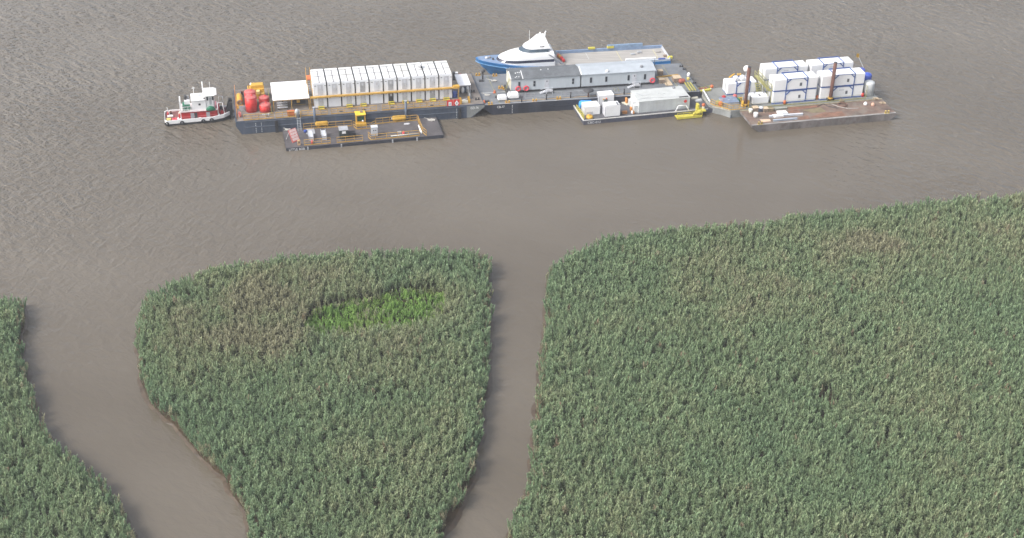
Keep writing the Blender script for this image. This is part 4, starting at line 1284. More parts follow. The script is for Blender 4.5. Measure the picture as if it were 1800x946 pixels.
for p, lab in (((917, 179.5), 'short black post beside the larger white tank'), ((960.5, 175.5), 'short black post below the stoop under the dark roof'), ((1003, 172), 'short black post next to the blue tarpaulin'), ((1097, 166), 'short black post behind the yellow pump')):
    u_, v_ = bpx(p)
    t = thing(FB, u_, v_, ZB + .02, 'deck_post', lab, 'post', 'short black posts along the workshop barge')
    b = MB(); b.cyl(0, 0, 0, 1.0, .12, 12); b.build('shaft', black, t)
    b = MB(); b.lathe(0, 0, [(.17, 1.002), (.17, 1.1), (.1, 1.15)], 12); b.build('cap', charcoal, t)
def pod(p0, L_, Wd, H, label):
    u_, v_ = bpx(p0)
    t = thing(FB, u_, v_, ZB + .02, 'water_tank', label, 'tank', 'white plastic tanks by the deckhouse')
    b = MB()
    R = []
    for z, k in ((.18, .92), (.3, 1.0), (H * .6, .98), (H * .9, .88), (H, .72)):
        a, c = L_ / 2 * k, Wd / 2 * k
        R.append([(a * .86, -c, z), (a, -c * .7, z), (a, c * .7, z), (a * .86, c, z), (-a * .86, c, z), (-a, c * .7, z), (-a, -c * .7, z), (-a * .86, -c, z)])
    b.loft(R); b.build('vessel', white, t)
    b = MB(); b.box(-L_ * .45, L_ * .45, -Wd * .42, Wd * .42, 0, .178); b.build('skid', charcoal, t)
    b = MB(); b.lathe(-L_ * .28, 0, [(.2, H + .002), (.2, H + .1), (.1, H + .12)], 10); b.build('lid', ltgrey, t)
pod((882.5, 176), 1.75, 1.2, 1.0, 'smaller white tank at the near corner of the workshop barge')
pod((902, 172.5), 2.15, 1.35, 1.15, 'larger white tank standing beside the deckhouse wall')
for p, s_, lab in (((855.5, 179), .5, 'dark coil of chain near the corner of the workshop barge'), ((873.5, 171.5), .45, 'black mat rolled up beside the smaller white tank'), ((846, 143), .5, 'dark scrap plate lying on the blue-grey deck near the boat')):
    u_, v_ = bpx(p); b = MB(); b.prism([(-.9 * s_, -.3), (.8 * s_, -.35), (1.0 * s_, .3), (-.7 * s_, .35)], 0, .22); solo(FB, u_, v_, ZB + .02, b, charcoal, 'dark_mat', lab, 'mat')
for p, R_, lab in (((868, 143), .55, 'thin heap of pale rope on the blue-grey deck near the boat'), ((856.5, 168), .5, 'small heap of pale rope on the blue-grey deck near the white line')):
    u_, v_ = bpx(p); rope_coil(FB, u_, v_, ZB + .02, lab, R_)
for p, lab in (((851, 181), 'orange float at the corner between the two big barges'), ((869.5, 163.5), 'rust orange cone on the white deck line')):
    u_, v_ = bpx(p); b = MB(); b.lathe(0, 0, [(.3, 0), (.28, .08), (.1, .5), (.05, .6)], 12); solo(FB, u_, v_, ZB + .02, b, orange, 'marker_cone', lab, 'cone', 'orange marker cones')
for px in (926, 933, 950, 972, 985, 995):
    pass
guardrail(FB, (7.6, 1.7), (26.5, 1.5), ZB + .02, 'thin wire rail along the deck in front of the deckhouse', steel, 1.0, 12, (1.0,), 'wire rails', .02)
# --- right end of barge B
def crate(fr, p, s_, h_, label, m=brownwood, z=None):
    u_, v_ = fr.at(*p)
    t = thing(fr, u_, v_, fr.z + .02, 'crate', label, 'crate', 'wooden crates on the barges')
    b = MB(); b.box(-s_ / 2, s_ / 2, -s_ / 2, s_ / 2, .1, h_, .03); b.build('box', m, t)
    b = MB()
    for x in (-s_ * .4, -.06, s_ * .32): b.box(x, x + .12, -s_ / 2, s_ / 2, 0, .098)
    b.build('pallet', wood, t)
    b = MB(); b.box(-s_ / 2 - .03, s_ / 2 + .03, -s_ / 2 - .03, s_ / 2 + .03, h_ + .002, h_ + .06); b.build('lid', wood if m is brownwood else m, t)
crate(FB, (1160, 131.5), .95, .9, 'pale brown crate at the end of the light-roofed deckhouse, behind the yellow beam')
crate(FB, (1162, 145.5), 1.0, .8, 'brown crate in front of the yellow beam at the deckhouse end')
crate(FB, (1189, 143), 1.5, .9, 'wide brown crate between the planks and the rusty red drum')
u_, v_ = bpx((1154, 137)); u2, v2 = bpx((1192, 132.5))
b = MB(); b.beam((0, 0, .12), (u2 - u_, v2 - v_, .12), .25, .22); solo(FB, u_, v_, ZB + .02, b, amber, 'boom_beam', 'long amber beam lying on deck at the end of the deckhouse', 'beam')
for (pa, pb, ww, lab, mm) in (((1163.5, 139), (1172.5, 151), .35, 'narrow pale plank lying on the deck behind the white container', wood), ((1168.5, 137.5), (1178, 151), 1.05, 'wide pale timber panel lying on the deck behind the white container', wood)):
    u_, v_ = bpx(pa); u2, v2 = bpx(pb)
    b = MB(); b.beam((0, 0, .08), (u2 - u_, v2 - v_, .08), ww, .12); solo(FB, u_, v_, ZB + .02, b, mm, 'timber_plank', lab, 'plank', 'timber lying on the deck')
u_, v_ = bpx((1198, 147)); b = MB(); b.capsule((-.35, 0, .5), (.45, .1, .5), .45); solo(FB, u_, v_, ZB + .02, b, mat('rusty_red', (.32, .09, .06), .7, .2, 1.5, .4), 'steel_drum', 'rusty red drum lying near the amber gangway ladder', 'drum')
u_, v_ = bpx((1209.5, 141)); t = thing(FB, u_, v_, ZB + .02, 'marker_buoy', 'white and yellow upright buoy near the far edge of the deck', 'buoy')
b = MB(); b.lathe(0, 0, [(.25, 0), (.28, .15), (.28, .7)], 14); b.build('base', mat('buoy_yellow', (.65, .52, .15), .5), t)
b = MB(); b.lathe(0, 0, [(.28, .702), (.30, 1.3), (.16, 1.55)], 14); b.build('top', white, t)
for p, lab in (((1206.5, 122.5), 'dark bitts on the far edge, the larger pair'), ((1201, 117.5), 'dark bitts on the far edge, close to the boat stern'), ((1224, 147), 'dark bitts on the edge by the amber gangway')):
    u_, v_ = bpx(p); bollard(FB, u_ - .4, v_, ZB + .02, lab, charcoal, s=.7)
guardrail(FB, bpx((1150, 121.5)), bpx((1150.5, 112)), ZB + .02, 'dark rail at the far corner of the deckhouse', charcoal, 1.1, 3)
u_, v_ = bpx((1203, 148)); u2, v2 = bpx((1213, 164))
t = thing(FB, u_, v_, ZB + .02, 'gangway_ladder', 'yellow gangway ladder lying across the end of the workshop barge', 'gangway')
dv_ = v2 - v_
for i, x in enumerate((0, .55, 1.1)):
    b = MB(); b.beam((x, 0, .3), (x + u2 - u_, dv_, .5), .1, .14); b.build('stile', lemon, t)
b = MB()
for i in range(8):
    f = (i + .5) / 8; b.beam((f * (u2 - u_), dv_ * f, .32 + .2 * f), (1.1 + f * (u2 - u_), dv_ * f, .32 + .2 * f), .06, .06)
b.build('rung', olive, t)

# ================================================================== crew boat moored behind barge B
p_bow = FB.w(1.0, 18.87, 0); p_st = FB.w(39.75, 18.67, 0)
class FBoat(Frame):
    def __init__(s):
        s.o = p_bow; s.a = atan2(p_st.y - p_bow.y, p_st.x - p_bow.x); s.z = 0; s.L = (p_st - p_bow).length
FO = FBoat()
LO = FO.L
boat = thing(FO, 0, 0, 0, 'crew_boat', 'long blue crew boat with a rounded white superstructure and plank aft deck', 'boat')
def halfbeam(u, k=1.0):
    return 3.35 * min(1.0, (max(0.001, u) / 9.0)) ** (.52 * k)
def station(u):
    sheer = 3.35 - 1.55 * min(1, u / 14.0) ** .8
    hb = halfbeam(u)
    wl = halfbeam(u - 3.0, 1.25) if u > 3 else .02
    kz = -.8 if u > 3.3 else max(-.8, 3.2 - u * 1.25)
    return sheer, hb, wl, kz
rings = []; deck_l = []; deck_r = []
us = [0.02, .5, 1.2, 2.2, 3.3, 4.6, 6, 8, 10, 12, 14, 18, 24, 32, LO]
for u in us:
    sh, hb, wl, kz = station(u)
    mid = (hb * .62 + wl * .38)
    zk = kz
    rings.append([(u, -hb, sh), (u, -mid, max(zk, sh * .45)), (u, -min(mid, wl + .02), max(zk, .1 if u > 3.3 else zk)), (u, 0, zk), (u, min(mid, wl + .02), max(zk, .1 if u > 3.3 else zk)), (u, mid, max(zk, sh * .45)), (u, hb, sh)])
b = MB(); b.loft(rings); b.build('hull', boatblue, boat)
# rub strake following the sheer
for s_ in (-1, 1):
    b = MB()
    for i in range(len(us) - 1):
        (a, ha, _, _), (c, hc, _, _) = [(station(us[j])[0], station(us[j])[1], 0, 0) for j in (i, i + 1)]
        b.beam((us[i], s_ * (ha + .01), a - .62), (us[i + 1], s_ * (hc + .01), c - .62), .10, .12)
    b.build('rub_strake', mat('pale_blue_strake', (.18, .40, .68), .45), boat)
# fore deck inside the bulwark, aft plank deck
b = MB(); fd = [(u, station(u)[1] * .93) for u in us if .4 < u <= 14]
b.loft([[(u, -h_, station(u)[0] + .004) for u, h_ in fd] + [(u, h_, station(u)[0] + .004) for u, h_ in reversed(fd)], [(u, -h_, station(u)[0] + .02) for u, h_ in fd] + [(u, h_, station(u)[0] + .02) for u, h_ in reversed(fd)]]); b.build('fore_deck', boatdeckblue, boat)
b = MB(); b.box(14.1, LO - .3, -3.0, 3.0, 1.81, 1.86); b.build('aft_deck', planks, boat)
b = MB(); b.box(14.1, LO - .1, 3.02, 3.32, 1.81, 2.45); b.build('bulwark', boatdeckblue, boat)
b = MB(); b.box(30.5, LO - .1, -3.32, -3.05, 1.81, 2.2); b.build('bulwark', mat('pale_bulwark_blue', (.45, .52, .6), .6, .1), boat)
b = MB(); b.box(LO - .28, LO - .02, -3.0, 3.0, 1.87, 2.3); b.build('transom_rail', ltgrey, boat)
b = MB(); b.box(LO - 11.5, LO - 4.2, 3.0, 3.4, 2.46, 3.1, .03)
b.build('side_locker', mat('slate_blue', (.20, .29, .42), .6, .15, 1.2, .3), boat)
for (x, y0, y1) in ((17.5, -2.9, 2.9), (29.0, -2.6, 2.9), (36.5, -2.9, 2.4)):
    b = MB(); b.box(x, x + .09, y0, y1, 1.862, 1.88); b.build('deck_marking', mat('pale_yellow_line', (.55, .5, .25), .7, .1), boat)
b = MB(); b.box(22.7, 22.78, -.3, 2.8, 1.862, 1.875); b.build('deck_marking', offwhite, boat)
for (x, y, nm) in ((23.3, 3.1, 0), (27.2, 3.1, 1)):
    b = MB(); b.box(x, x + 1.4, y - .25, y + .1, 2.46, 2.9, .05); b.build('yellow_fitting', lemon, boat)
b = MB(); b.box(29.6, 35.8, -2.9, -2.5, 1.88, 2.5, .05); b.build('side_box', white, boat)
b = MB(); b.box(36.2, 37.6, -3.3, -2.9, 1.88, 2.35); b.build('stern_fitting', blue, boat)
for (x, y, mm, h_) in ((33.0, 1.0, grey, .35), (31.5, .3, steel, .25), (36.8, .8, planks, .3), (37.8, -1.5, brownwood, .35), (38.4, -2.6, lemon, .5)):
    b = MB(); b.box(x, x + .9, y, y + .55, 1.87, 1.87 + h_, .05); b.build('deck_fitting', mm, boat)
# superstructure: long rounded cabin
def bullet(u0, u1, hw, nose, z, slope=0.0, n=9):
    R = []
    for i in range(n):
        a = pi / 2 * i / (n - 1)
        R.append((u0 + nose * (1 - sin(a)) if False else u0 + nose * (1 - cos(pi / 2 - a)) , -hw * sin(a)))
    left = [(u0 + nose * (1 - cos(pi / 2 * i / (n - 1))), -hw * sin(pi / 2 * i / (n - 1))) for i in range(n)]
    pts = left + [(u1, -hw)] + [(u1, hw)] + [(x, -y) for x, y in reversed(left[1:])]
    return [(x, y, z + slope * (x - u0)) for x, y in pts]
b = MB(); b.loft([bullet(3.7, 15.4, 2.62, 4.4, 1.9), bullet(4.0, 15.4, 2.6, 4.4, 2.72)]); b.build('cabin_base', white, boat)
tint = mat('tinted_glass', (.02, .025, .05), .1, .1)
b = MB(); b.loft([bullet(4.02, 15.2, 2.585, 4.4, 2.722), bullet(4.5, 15.2, 2.42, 4.4, 3.22)]); b.build('cabin_windows', tint, boat)
b = MB(); b.loft([bullet(4.5, 15.35, 2.44, 4.4, 3.222), bullet(4.75, 15.3, 2.36, 4.4, 3.5, .03), bullet(5.6, 15.2, 2.15, 4.4, 3.85, .075), bullet(7.0, 15.0, 1.75, 4.0, 4.0, .09)]); b.build('cabin_roof', white, boat)
# wheelhouse
b = MB(); b.loft([bullet(8.0, 14.4, 2.1, 2.4, 4.0, .02), bullet(8.5, 14.4, 2.05, 2.3, 4.62, .0)]); b.build('wheelhouse_base', white, boat)
b = MB(); b.loft([bullet(8.52, 14.2, 2.03, 2.3, 4.622), bullet(9.5, 14.2, 1.86, 2.2, 5.22)]); b.build('wheelhouse_windows', mat('wheelhouse_glass', (.06, .09, .12), .1, .2, 2), boat)
b = MB(); b.loft([bullet(9.35, 14.6, 1.92, 2.2, 5.222), bullet(9.5, 14.5, 1.88, 2.2, 5.45), bullet(10.3, 14.2, 1.55, 1.8, 5.95), bullet(11.2, 13.9, 1.05, 1.2, 6.7), bullet(11.9, 13.6, .75, .9, 7.4)]); b.build('wheelhouse_roof', white, boat)
b = MB(); b.box(12.4, 13.3, -1.84, -1.70, 5.62, 5.75); b.build('side_light', charcoal, boat)
b = MB(); b.tube((10.7, .3, 6.0), (10.7, .3, 8.4), .03, 6); b.build('antenna', white, boat)
for (x, y, z, r) in ((12.1, -.3, 7.6, .16), (12.8, .3, 7.7, .18), (13.6, -.2, 7.35, .24), (13.9, .2, 8.0, .15)):
    b = MB(); b.sphere(x, y, z, r, 12, 6); b.build('radar_dome', white, boat)
b = MB(); b.beam((13.4, 0, 6.6), (13.9, 0, 8.1), .09, .09); b.beam((12.7, -.7, 7.42), (12.7, .7, 7.42), .08, .12); b.beam((13.7, -.6, 7.7), (13.7, .6, 7.7), .08, .1); b.build('mast', white, boat)
for y in (-2.45, 2.3):
    b = MB(); b.loft([[(14.0, y, 4.2), (14.35, y, 4.2), (14.35, y + .14, 4.2), (14.0, y + .14, 4.2)], [(17.1, y, 1.87), (17.8, y, 1.87), (17.8, y + .14, 1.87), (17.1, y + .14, 1.87)]]); b.build('aft_stay', grey, boat)
b = MB(); b.side([(15.3, 1.87), (16.6, 1.87), (15.3, 3.6)], -2.2, 2.2); b.build('aft_casing', ltgrey, boat)
b = MB(); b.side([(14.0, 4.3), (14.9, 4.1), (14.0, 6.4)], -1.2, 1.2); b.build('stair_casing', mat('lilac_grey', (.42, .44, .52), .5), boat)
for (x, y, mm) in ((16.9, 1.3, orange), (17.1, .7, yellow), (17.25, 0.0, red), (17.4, -1.0, red)):
    b = MB(); b.capsule((x, y - .3, 2.25), (x, y + .3, 2.25), .33, 12); b.build('life_raft', mm, boat)
for (x, y, z, r, mm) in ((2.2, .1, 3.05, .35, ltgrey), (3.4, -.4, 2.9, .22, charcoal), (2.9, .5, 2.95, .25, midgrey)):
    b = MB(); b.lathe(x, y, [(r, z - .1), (r, z + .25), (r * .5, z + .4)], 12); b.build('fore_deck_gear', mm, boat)
u_a = 5.2
def hb_at(u): return station(u)[1]
lett = lettering(boat, 'CANDY BEAR', .55, 6.1, -hb_at(7.3) + .02, 1.75, white, rot=-atan2(hb_at(9.2) - hb_at(6.2), 3.0), width=3.3, name='boat_name')
lett.location.y = -hb_at(6.1) - .05

# ================================================================== BARGE C: low deck barge
ZC = .8
LC, WC = 24.4, 7.3
bC = thing(FC, 0, 0, 0, 'deck_barge', 'low slate barge with a pale rim carrying white boxes and a container', 'barge')
b = MB(); b.side([(-.1, ZC), (0.1, -.5), (25.0, -.5), (25.3, ZC)], -.0, WC); b.build('hull', hull_c, bC)
b = MB(); b.box(.12, 25.2, .14, WC - .1, ZC + .003, ZC + .02); b.build('deck', mat('charcoal_deck', (.09, .09, .10), .75, .2, .5, .4, (.15, .14, .135)), bC)
rimm = mat('chalky_rim', (.58, .57, .54), .7, .12, 1.2, .45, (.3, .28, .25))
b = MB(); b.box(-.1, 24.2, -.02, .13, ZC + .004, ZC + .14); b.box(-.12, .11, .131, WC, ZC + .004, ZC + .14); b.build('rim', rimm, bC)
lettering(bC, 'CBC-012', .6, .75, -.03, .16, white, width=2.5)
def cpx(p, z=None): return FC.at(p[0], p[1], z)
def white_box(p0, L_, Wd, H, label, dark_edges=False, side_m=white):
    u_, v_ = cpx(p0)
    t = thing(FC, u_, v_, ZC + .02, 'white_tank_box', label, 'tank', 'white box tanks on the low deck barge')
    b = MB(); b.box(0, L_, 0, Wd, .08, H, .06); b.build('shell', white, t)
    b = MB()
    e = .035
    for x in (-.01, L_ - e + .01):
        b.box(x, x + e, -.02, -.004, .1, H)
    b.build('corner_edge', ltgrey if not dark_edges else midgrey, t)
    b = MB(); b.box(0.06, L_ - .06, .02, Wd - .02, 0, .078); b.build('skid', charcoal, t)
    b = MB(); b.box(-.012, -.004, .1, Wd - .05, .15, H - .05); b.build('end_panel', ltgrey, t)
    b = MB(); b.lathe(L_ * .6, Wd * .6, [(.24, H + .002), (.24, H + .1), (.1, H + .13)], 12); b.build('hatch', ltgrey if not dark_edges else white, t)
    return t
t = white_box((1027.3, 204.3), 2.95, 2.2, 1.85, 'white box tank nearest the corner with the yellow cap')
b = MB(); b.box(.4, 1.6, -.03, -.004, .3, .75); b.build('plate', ltgrey, t)
t = white_box((1063.3, 206.8), 2.9, 1.9, 2.25, 'white box tank with grey edges at the near side of the low barge', True)
b = MB(); b.box(.05, 2.85, .05, .12, 2.252, 2.32); b.box(2.3, 2.6, .3, 1.3, 2.252, 2.4); b.build('top_fitting', midgrey, t)
t = white_box((1053.0, 187.3), 2.85, 1.9, 2.2, 'rearmost white box tank, with a grey panel and an orange cap on its front', True)
b = MB(); b.box(.95, 1.6, -.05, -.004, .2, 1.35); b.build('front_panel', mat('green_grey', (.17, .21, .20), .6), t)
b = MB(); b.sphere(1.35, -.1, 1.5, .16, 10, 6); b.build('orange_cap', orange, t)
b = MB(); b.sphere(.8, -.1, 1.4, .14, 10, 6); b.build('amber_cap', yellow, t)
u_, v_ = cpx((1019, 190)); 
rr = []
b = MB(); b.loft([[(0, 0, 0), (2.7, .1, 0), (2.8, 2.3, 0), (.1, 2.2, 0)], [(.05, .05, .6), (2.6, .2, .7), (2.6, 2.1, .9), (.2, 2.0, .9)], [(.4, .5, .95), (2.2, .6, .9), (2.3, 1.6, 1.1), (.5, 1.7, 1.15)]])
solo(FC, u_, v_, ZC + .02, b, tarpblue, 'tarpaulin_bundle', 'bright blue tarpaulin thrown over a load behind the corner tank', 'tarpaulin')
u_, v_ = cpx((1040, 180)); b = MB(); b.box(0, .9, 0, .7, 0, 1.0, .05); solo(FC, u_, v_, ZC + .02, b, mat('slate_box', (.22, .26, .36), .6), 'steel_box', 'slate box between the blue tarpaulin and the rearmost tank', 'box')
u_, v_ = cpx((1037, 209)); b = MB(); b.lathe(0, 0, [(.62, 0), (.68, .12), (.66, .35), (.5, .52), (.15, .58)], 20)
t = thing(FC, u_, v_ + .35, ZC + .02, 'capstan', 'low round yellow capstan on the near corner of the slate barge', 'capstan'); b.build('drum', yellow, t)
b = MB(); b.lathe(0, 0, [(.2, .585), (.18, .7)], 12); b.build('hub', amber, t)
guardrail(FC, cpx((1013, 192)), cpx((1026.5, 210)), ZC + .02, 'lemon yellow guardrail along the short end of the slate barge', lemon, .9, 6)
# grey-white container house
u0, v0 = cpx((1122, 199.8)); 
t = thing(FC, u0, v0, ZC + .02, 'container_house', 'large weathered white ribbed container on the slate barge', 'container')
CL, CW, CH = 10.0, 5.0, 2.3
b = MB(); b.box(0, CL, 0, CW, .06, CH); b.build('body', offwhite, t)
b = MB()
for i in range(48):
    x = .1 + i * (CL - .2) / 47; b.box(x - .05, x + .05, -.05, -.003, .2, CH - .12)
b.build('rib_panel', offwhite, t)
b = MB(); b.box(-.06, CL + .06, -.07, CW + .06, CH + .003, CH + .10, .03); b.build('roof', greyroof, t)
b = MB()
b.path([(.2, 1.0, CH + .12), (2.0, 1.2, CH + .12), (4.2, .9, CH + .12), (6.5, .65, CH + .12), (9.2, .35, CH + .12)], .04)
b.build('roof_cable', grey, t)
b = MB(); b.path([(.6, 3.6, CH + .12), (1.3, 2.6, CH + .12), (2.8, 2.4, CH + .12)], .035); b.build('roof_cable', grey, t)
b = MB(); b.path([(4.5, 2.6, CH + .12), (5.2, 2.2, CH + .12), (5.9, 2.5, CH + .12)], .03); b.build('roof_cable', grey, t)
b = MB(); b.box(7.9, 9.7, .15, .4, CH + .102, CH + .25, .03); b.build('roof_box', charcoal, t)
b = MB(); b.lathe(8.3, 4.4, [(.3, CH + .1), (.28, CH + .3), (.1, CH + .36)], 12); b.build('roof_vent', midgrey, t)
b = MB(); b.lathe(0, 0, [(.30, 0), (.30, .02)], 16).xform(Matrix.Translation((9.1, -.06, 1.65)) @ Matrix.Rotation(pi / 2, 4, 'X')); b.build('red_disc', red, t)
for (y, mm, h_) in ((.3, offwhite, 1.5), (1.6, white, 1.8), (3.0, offwhite, 1.3)):
    b = MB(); b.box(-.75, -.02, y, y + 1.0, .05, h_, .05); b.build('end_unit', mm, t)
for (y, z) in ((-.1, .3), (1.2, .5), (4.2, 1.0)):
    b = MB(); b.box(-1.1, -.78, y, y + .6, .05, z + .2, .03); b.build('orange_fitting', mat('dull_orange', (.62, .27, .08), .6), t)
b = MB(); b.box(CL - .35, CL - .2, CW + .07, CW + .5, 1.0, 2.3); b.build('end_bracket', offwhite, t)
# small gear on barge C
u_, v_ = cpx((1087, 174)); drum_tank(FC, u_ - .2, v_, ZC + .02, .9, .4, 'yellow pump body between the rearmost tank and the container', lemon, 'pump', 'pump', None, .1, olive)
u_, v_ = cpx((1083, 172)); 
t = thing(FC, u_, v_, ZC + .02, 'bent_pipe_stand', 'yellow bent pipe frame behind the yellow pump', 'frame')
for x in (0, .7):
    b = MB(); b.path([(x, 0, 0), (x - .2, .3, 1.5), (x - .5, .4, 1.9)], .05); b.build('pipe', olive, t)
b = MB(); b.beam((-.1, .2, 1.1), (.6, .2, 1.1), .06, .06); b.build('crossbar', olive, t)
u_, v_ = cpx((1096, 173.5)); t = thing(FC, u_ - .2, v_, ZC + .02, 'hydraulic_unit', 'black and red hydraulic unit in front of the container end', 'machine')
b = MB(); b.box(0, 1.5, 0, .5, 0, .55, .04); b.build('body', black, t)
b = MB(); b.box(.2, .65, -.06, .4, .15, .7, .04); b.build('motor', red, t)
b = MB(); b.beam((-.3, .5, .95), (1.7, .5, .95), .05, .08); b.build('bar', steel, t)
u_, v_ = cpx((1093, 184)); b = MB(); b.beam((0, 0, .1), (1.1, -2.3, .1), .7, .2); solo(FC, u_, v_ + 1.8, ZC + .02, b, cream, 'timber_plank', 'cream timber board lying beside the container end', 'plank')
u_, v_ = cpx((1098, 182)); b = MB(); b.lathe(0, 0, [(.35, 0), (.35, .3), (.2, .4)], 12); solo(FC, u_ + .5, v_ + .6, ZC + .02, b, midgrey, 'cable_drum', 'grey cable drum on the dark deck beside the cream board', 'drum')
u_, v_ = cpx((1095, 202)); b = MB(); b.box(0, .9, 0, .5, 0, .5, .04); solo(FC, u_, v_ + .2, ZC + .02, b, mat('brown_orange', (.45, .2, .07), .7), 'tool_chest', 'brown orange chest on the near edge past the grey-edged tank', 'chest')
u_, v_ = cpx((1110.5, 201)); b = MB(); b.box(0, .5, 0, .5, 0, .5, .05); solo(FC, u_, v_, ZC + .02, b, white, 'small_white_box', 'small white cube-shaped box on the near edge before the container', 'box')
# yellow fold-out platform
u_, v_ = cpx((1186, 201), .5)
t = thing(FC, u_, -1.55, .1, 'boarding_platform', 'bright yellow boarding platform hung over the near side of the slate barge', 'platform')
PL = 4.9
b = MB(); b.box(0, PL, 0, 1.45, .1, .2); b.build('floor', lemon, t)
b = MB(); b.box(-.02, PL, -.08, -.003, .0, .42); b.build('edge_beam', lemon, t)
for i in range(5):
    b = MB(); b.box(.02 + i * PL / 4.05, .10 + i * PL / 4.05, .0, .08, .43, 1.15); b.build('post', lemon, t)
b = MB(); b.beam((0, .04, 1.2), (PL + .1, .04, 1.2), .08, .08); b.build('top_rail', lemon, t)
b = MB(); b.tube((3.9, .9, .55), (4.9, .3, 1.0), .32, 12); b.tube((3.3, .5, .4), (4.2, 1.2, .9), .16, 10); b.build('roller', mat('worn_yellow', (.55, .48, .06), .6, .25, 2.5), t)
b = MB(); b.box(4.3, 5.9, .6, 2.2, .75, .95); b.box(4.4, 4.8, 1.4, 2.3, .95, 1.9); b.build('hinge_frame', lemon, t)
b = MB(); b.path([(.1, 1.6, .7), (.7, 1.7, 1.9), (2.2, 1.7, 1.9), (2.9, 1.6, .75)], .09, 8); b.build('hoop', white, t)
for (p, lab) in (((1236, 192.5), 'orange-topped white buoy on the slate barge by the white boom'), ((1250.5, 160), 'orange buoy on a white stand at the far end of the yellow gangway beam'), ((1220.5, 167), 'orange buoy at the near end of the yellow gangway beam')):
    u_, v_ = cpx(p); t = thing(FC, u_, v_, ZC + .02, 'pillar_buoy', lab, 'buoy', 'orange pillar buoys')
    b = MB(); b.lathe(0, 0, [(.26, 0), (.26, .6), (.2, .68)], 14); b.build('base', cream, t)
    b = MB(); b.lathe(0, 0, [(.24, .682), (.33, .8), (.33, 1.05), (.2, 1.22), (.05, 1.28)], 14); b.build('float', orange, t)
u_, v_ = cpx((1226, 168)); u2, v2 = cpx((1248, 164))
t = thing(FC, u_, v_, ZC + .02, 'access_gangway', 'yellow gangway beam bridging to the pale pontoon', 'gangway')
b = MB(); b.beam((0, 0, .8), (u2 - u_, v2 - v_, .8), .5, .3); b.build('beam', lemon, t)
b = MB(); b.beam((0, .35, 1.4), (u2 - u_, v2 - v_ + .35, 1.4), .06, .06); b.build('handrail', olive, t)
b = MB()
for f in (.05, .5, .95): b.box((u2 - u_) * f - .1, (u2 - u_) * f + .1, (v2 - v_) * f + .2, (v2 - v_) * f + .3, 0, 1.37)
b.build('support', olive, t)
u_, v_ = cpx((1235, 168)); u2, v2 = cpx((1247, 186))
b = MB(); b.tube((0, 0, 1.2), (u2 - u_, v2 - v_, .9), .14, 10); 
t = thing(FC, u_, v_, ZC + .02, 'white_boom', 'slanting white boom between the gangway beam and the near edge', 'boom'); b.build('spar', white, t)
b = MB(); b.cyl(0, 0, 0, 1.1, .1, 10); b.cyl(u2 - u_, v2 - v_, 0, .8, .1, 10); b.build('stand', steel, t)
for p, lab, mm in (((1221, 173), 'pale sack on the dark deck end, nearer the gangway', cream), ((1228, 177.5), 'pale sack with a fold on the dark deck end, nearer the white boom', offwhite)):
    u_, v_ = cpx(p); b = MB(); b.loft([[(-.7, -.35, 0), (.7, -.35, 0), (.75, .35, 0), (-.6, .4, 0)], [(-.6, -.25, .25), (.5, -.3, .35), (.6, .3, .3), (-.5, .3, .2)]]); solo(FC, u_, v_, ZC + .02, b, mm, 'canvas_sack', lab, 'sack', 'pale sacks on the slate barge')
u_, v_ = cpx((1215, 158)); t = thing(FC, u_, v_ - .2, ZC + .02, 'mooring_winch', 'amber and orange winch at the end of the yellow ladder', 'winch')
b = MB(); b.box(-.7, .7, -.4, .5, 0, .2); b.build('bedplate', olive, t)
b = MB(); b.tube((-.5, 0, .6), (.5, 0, .6), .36, 14); b.build('drum', black, t)
for x in (-.5, .5):
    b = MB(); b.tube((x - .06, 0, .6), (x + .06, 0, .6), .58, 16); b.build('flange', amber, t)
b = MB(); b.box(-.1, .5, .5, 1.1, 0, .9, .05); b.build('motor', orange, t)

# ================================================================== BARGE F: quarters barge with white framed modules (behind the rusty barge)
ZF = 1.4
def dpx(p, z=None): return FD.at(p[0], p[1], z)
bF = thing(FD, 0, 0, 0, 'quarters_barge', 'pale-decked quarters barge with a rounded chalky end under the blue-framed white modules', 'barge')
bow = [(-3.3, 8.2), (-4.4, 9.0), (-5.0, 10.3), (-5.0, 14.0), (-4.2, 15.8), (-3.0, 16.8)]
outl = [(-2.0, 6.62)] + [(27.7, 6.62), (27.7, 16.9)] + list(reversed(bow)) 
b = MB(); b.loft([[(x, y, -.5) for x, y in outl], [(x, y, ZF) for x, y in outl]]); b.build('hull', palehull, bF)
b = MB(); b.loft([[(x * .995 + .05, 6.7 + (y - 6.62) * .985, ZF + .004) for x, y in outl], [(x * .995 + .05, 6.7 + (y - 6.62) * .985, ZF + .02) for x, y in outl]]); b.build('deck', deck_f, bF)
q = [(-2.0, 6.61)] + bow
b = MB()
for i in range(len(q) - 1): b.beam((q[i][0], q[i][1], ZF - .1), (q[i + 1][0], q[i + 1][1], ZF - .1), .22, .22)
b.build('rub_rail', mat('chalky_edge', (.36, .35, .30), .7, .2, 1.0, .4), bF)
b = MB(); b.box(-2.0, -1.9, 6.4, 6.6, -.3, .6); b.build('waterline_plate', navy, bF)
guardrail(FD, (0.9, 6.9), (-4.7, 10.2), ZF + .02, 'amber guardrail round the rounded end of the quarters barge', amber, 1.0, 7, bend=[(-2.0, 6.95), (-3.3, 8.5), (-4.2, 9.2)])
u_, v_ = dpx((1280, 187)); 
t = thing(FD, u_ - .8, v_ + .4, ZF + .02, 'deck_hatch_house', 'low blue-grey hatch house on the rounded end of the quarters barge', 'hatch')
b = MB(); b.box(0, 3.1, 0, 2.6, 0, .45, .05); b.build('coaming', grey, t)
b = MB(); b.box(-.05, 3.15, -.05, 2.65, .452, .55, .03); b.build('cover', mat('blue_grey_cover', (.17, .22, .31), .6, .15, 1.5, .3), t)
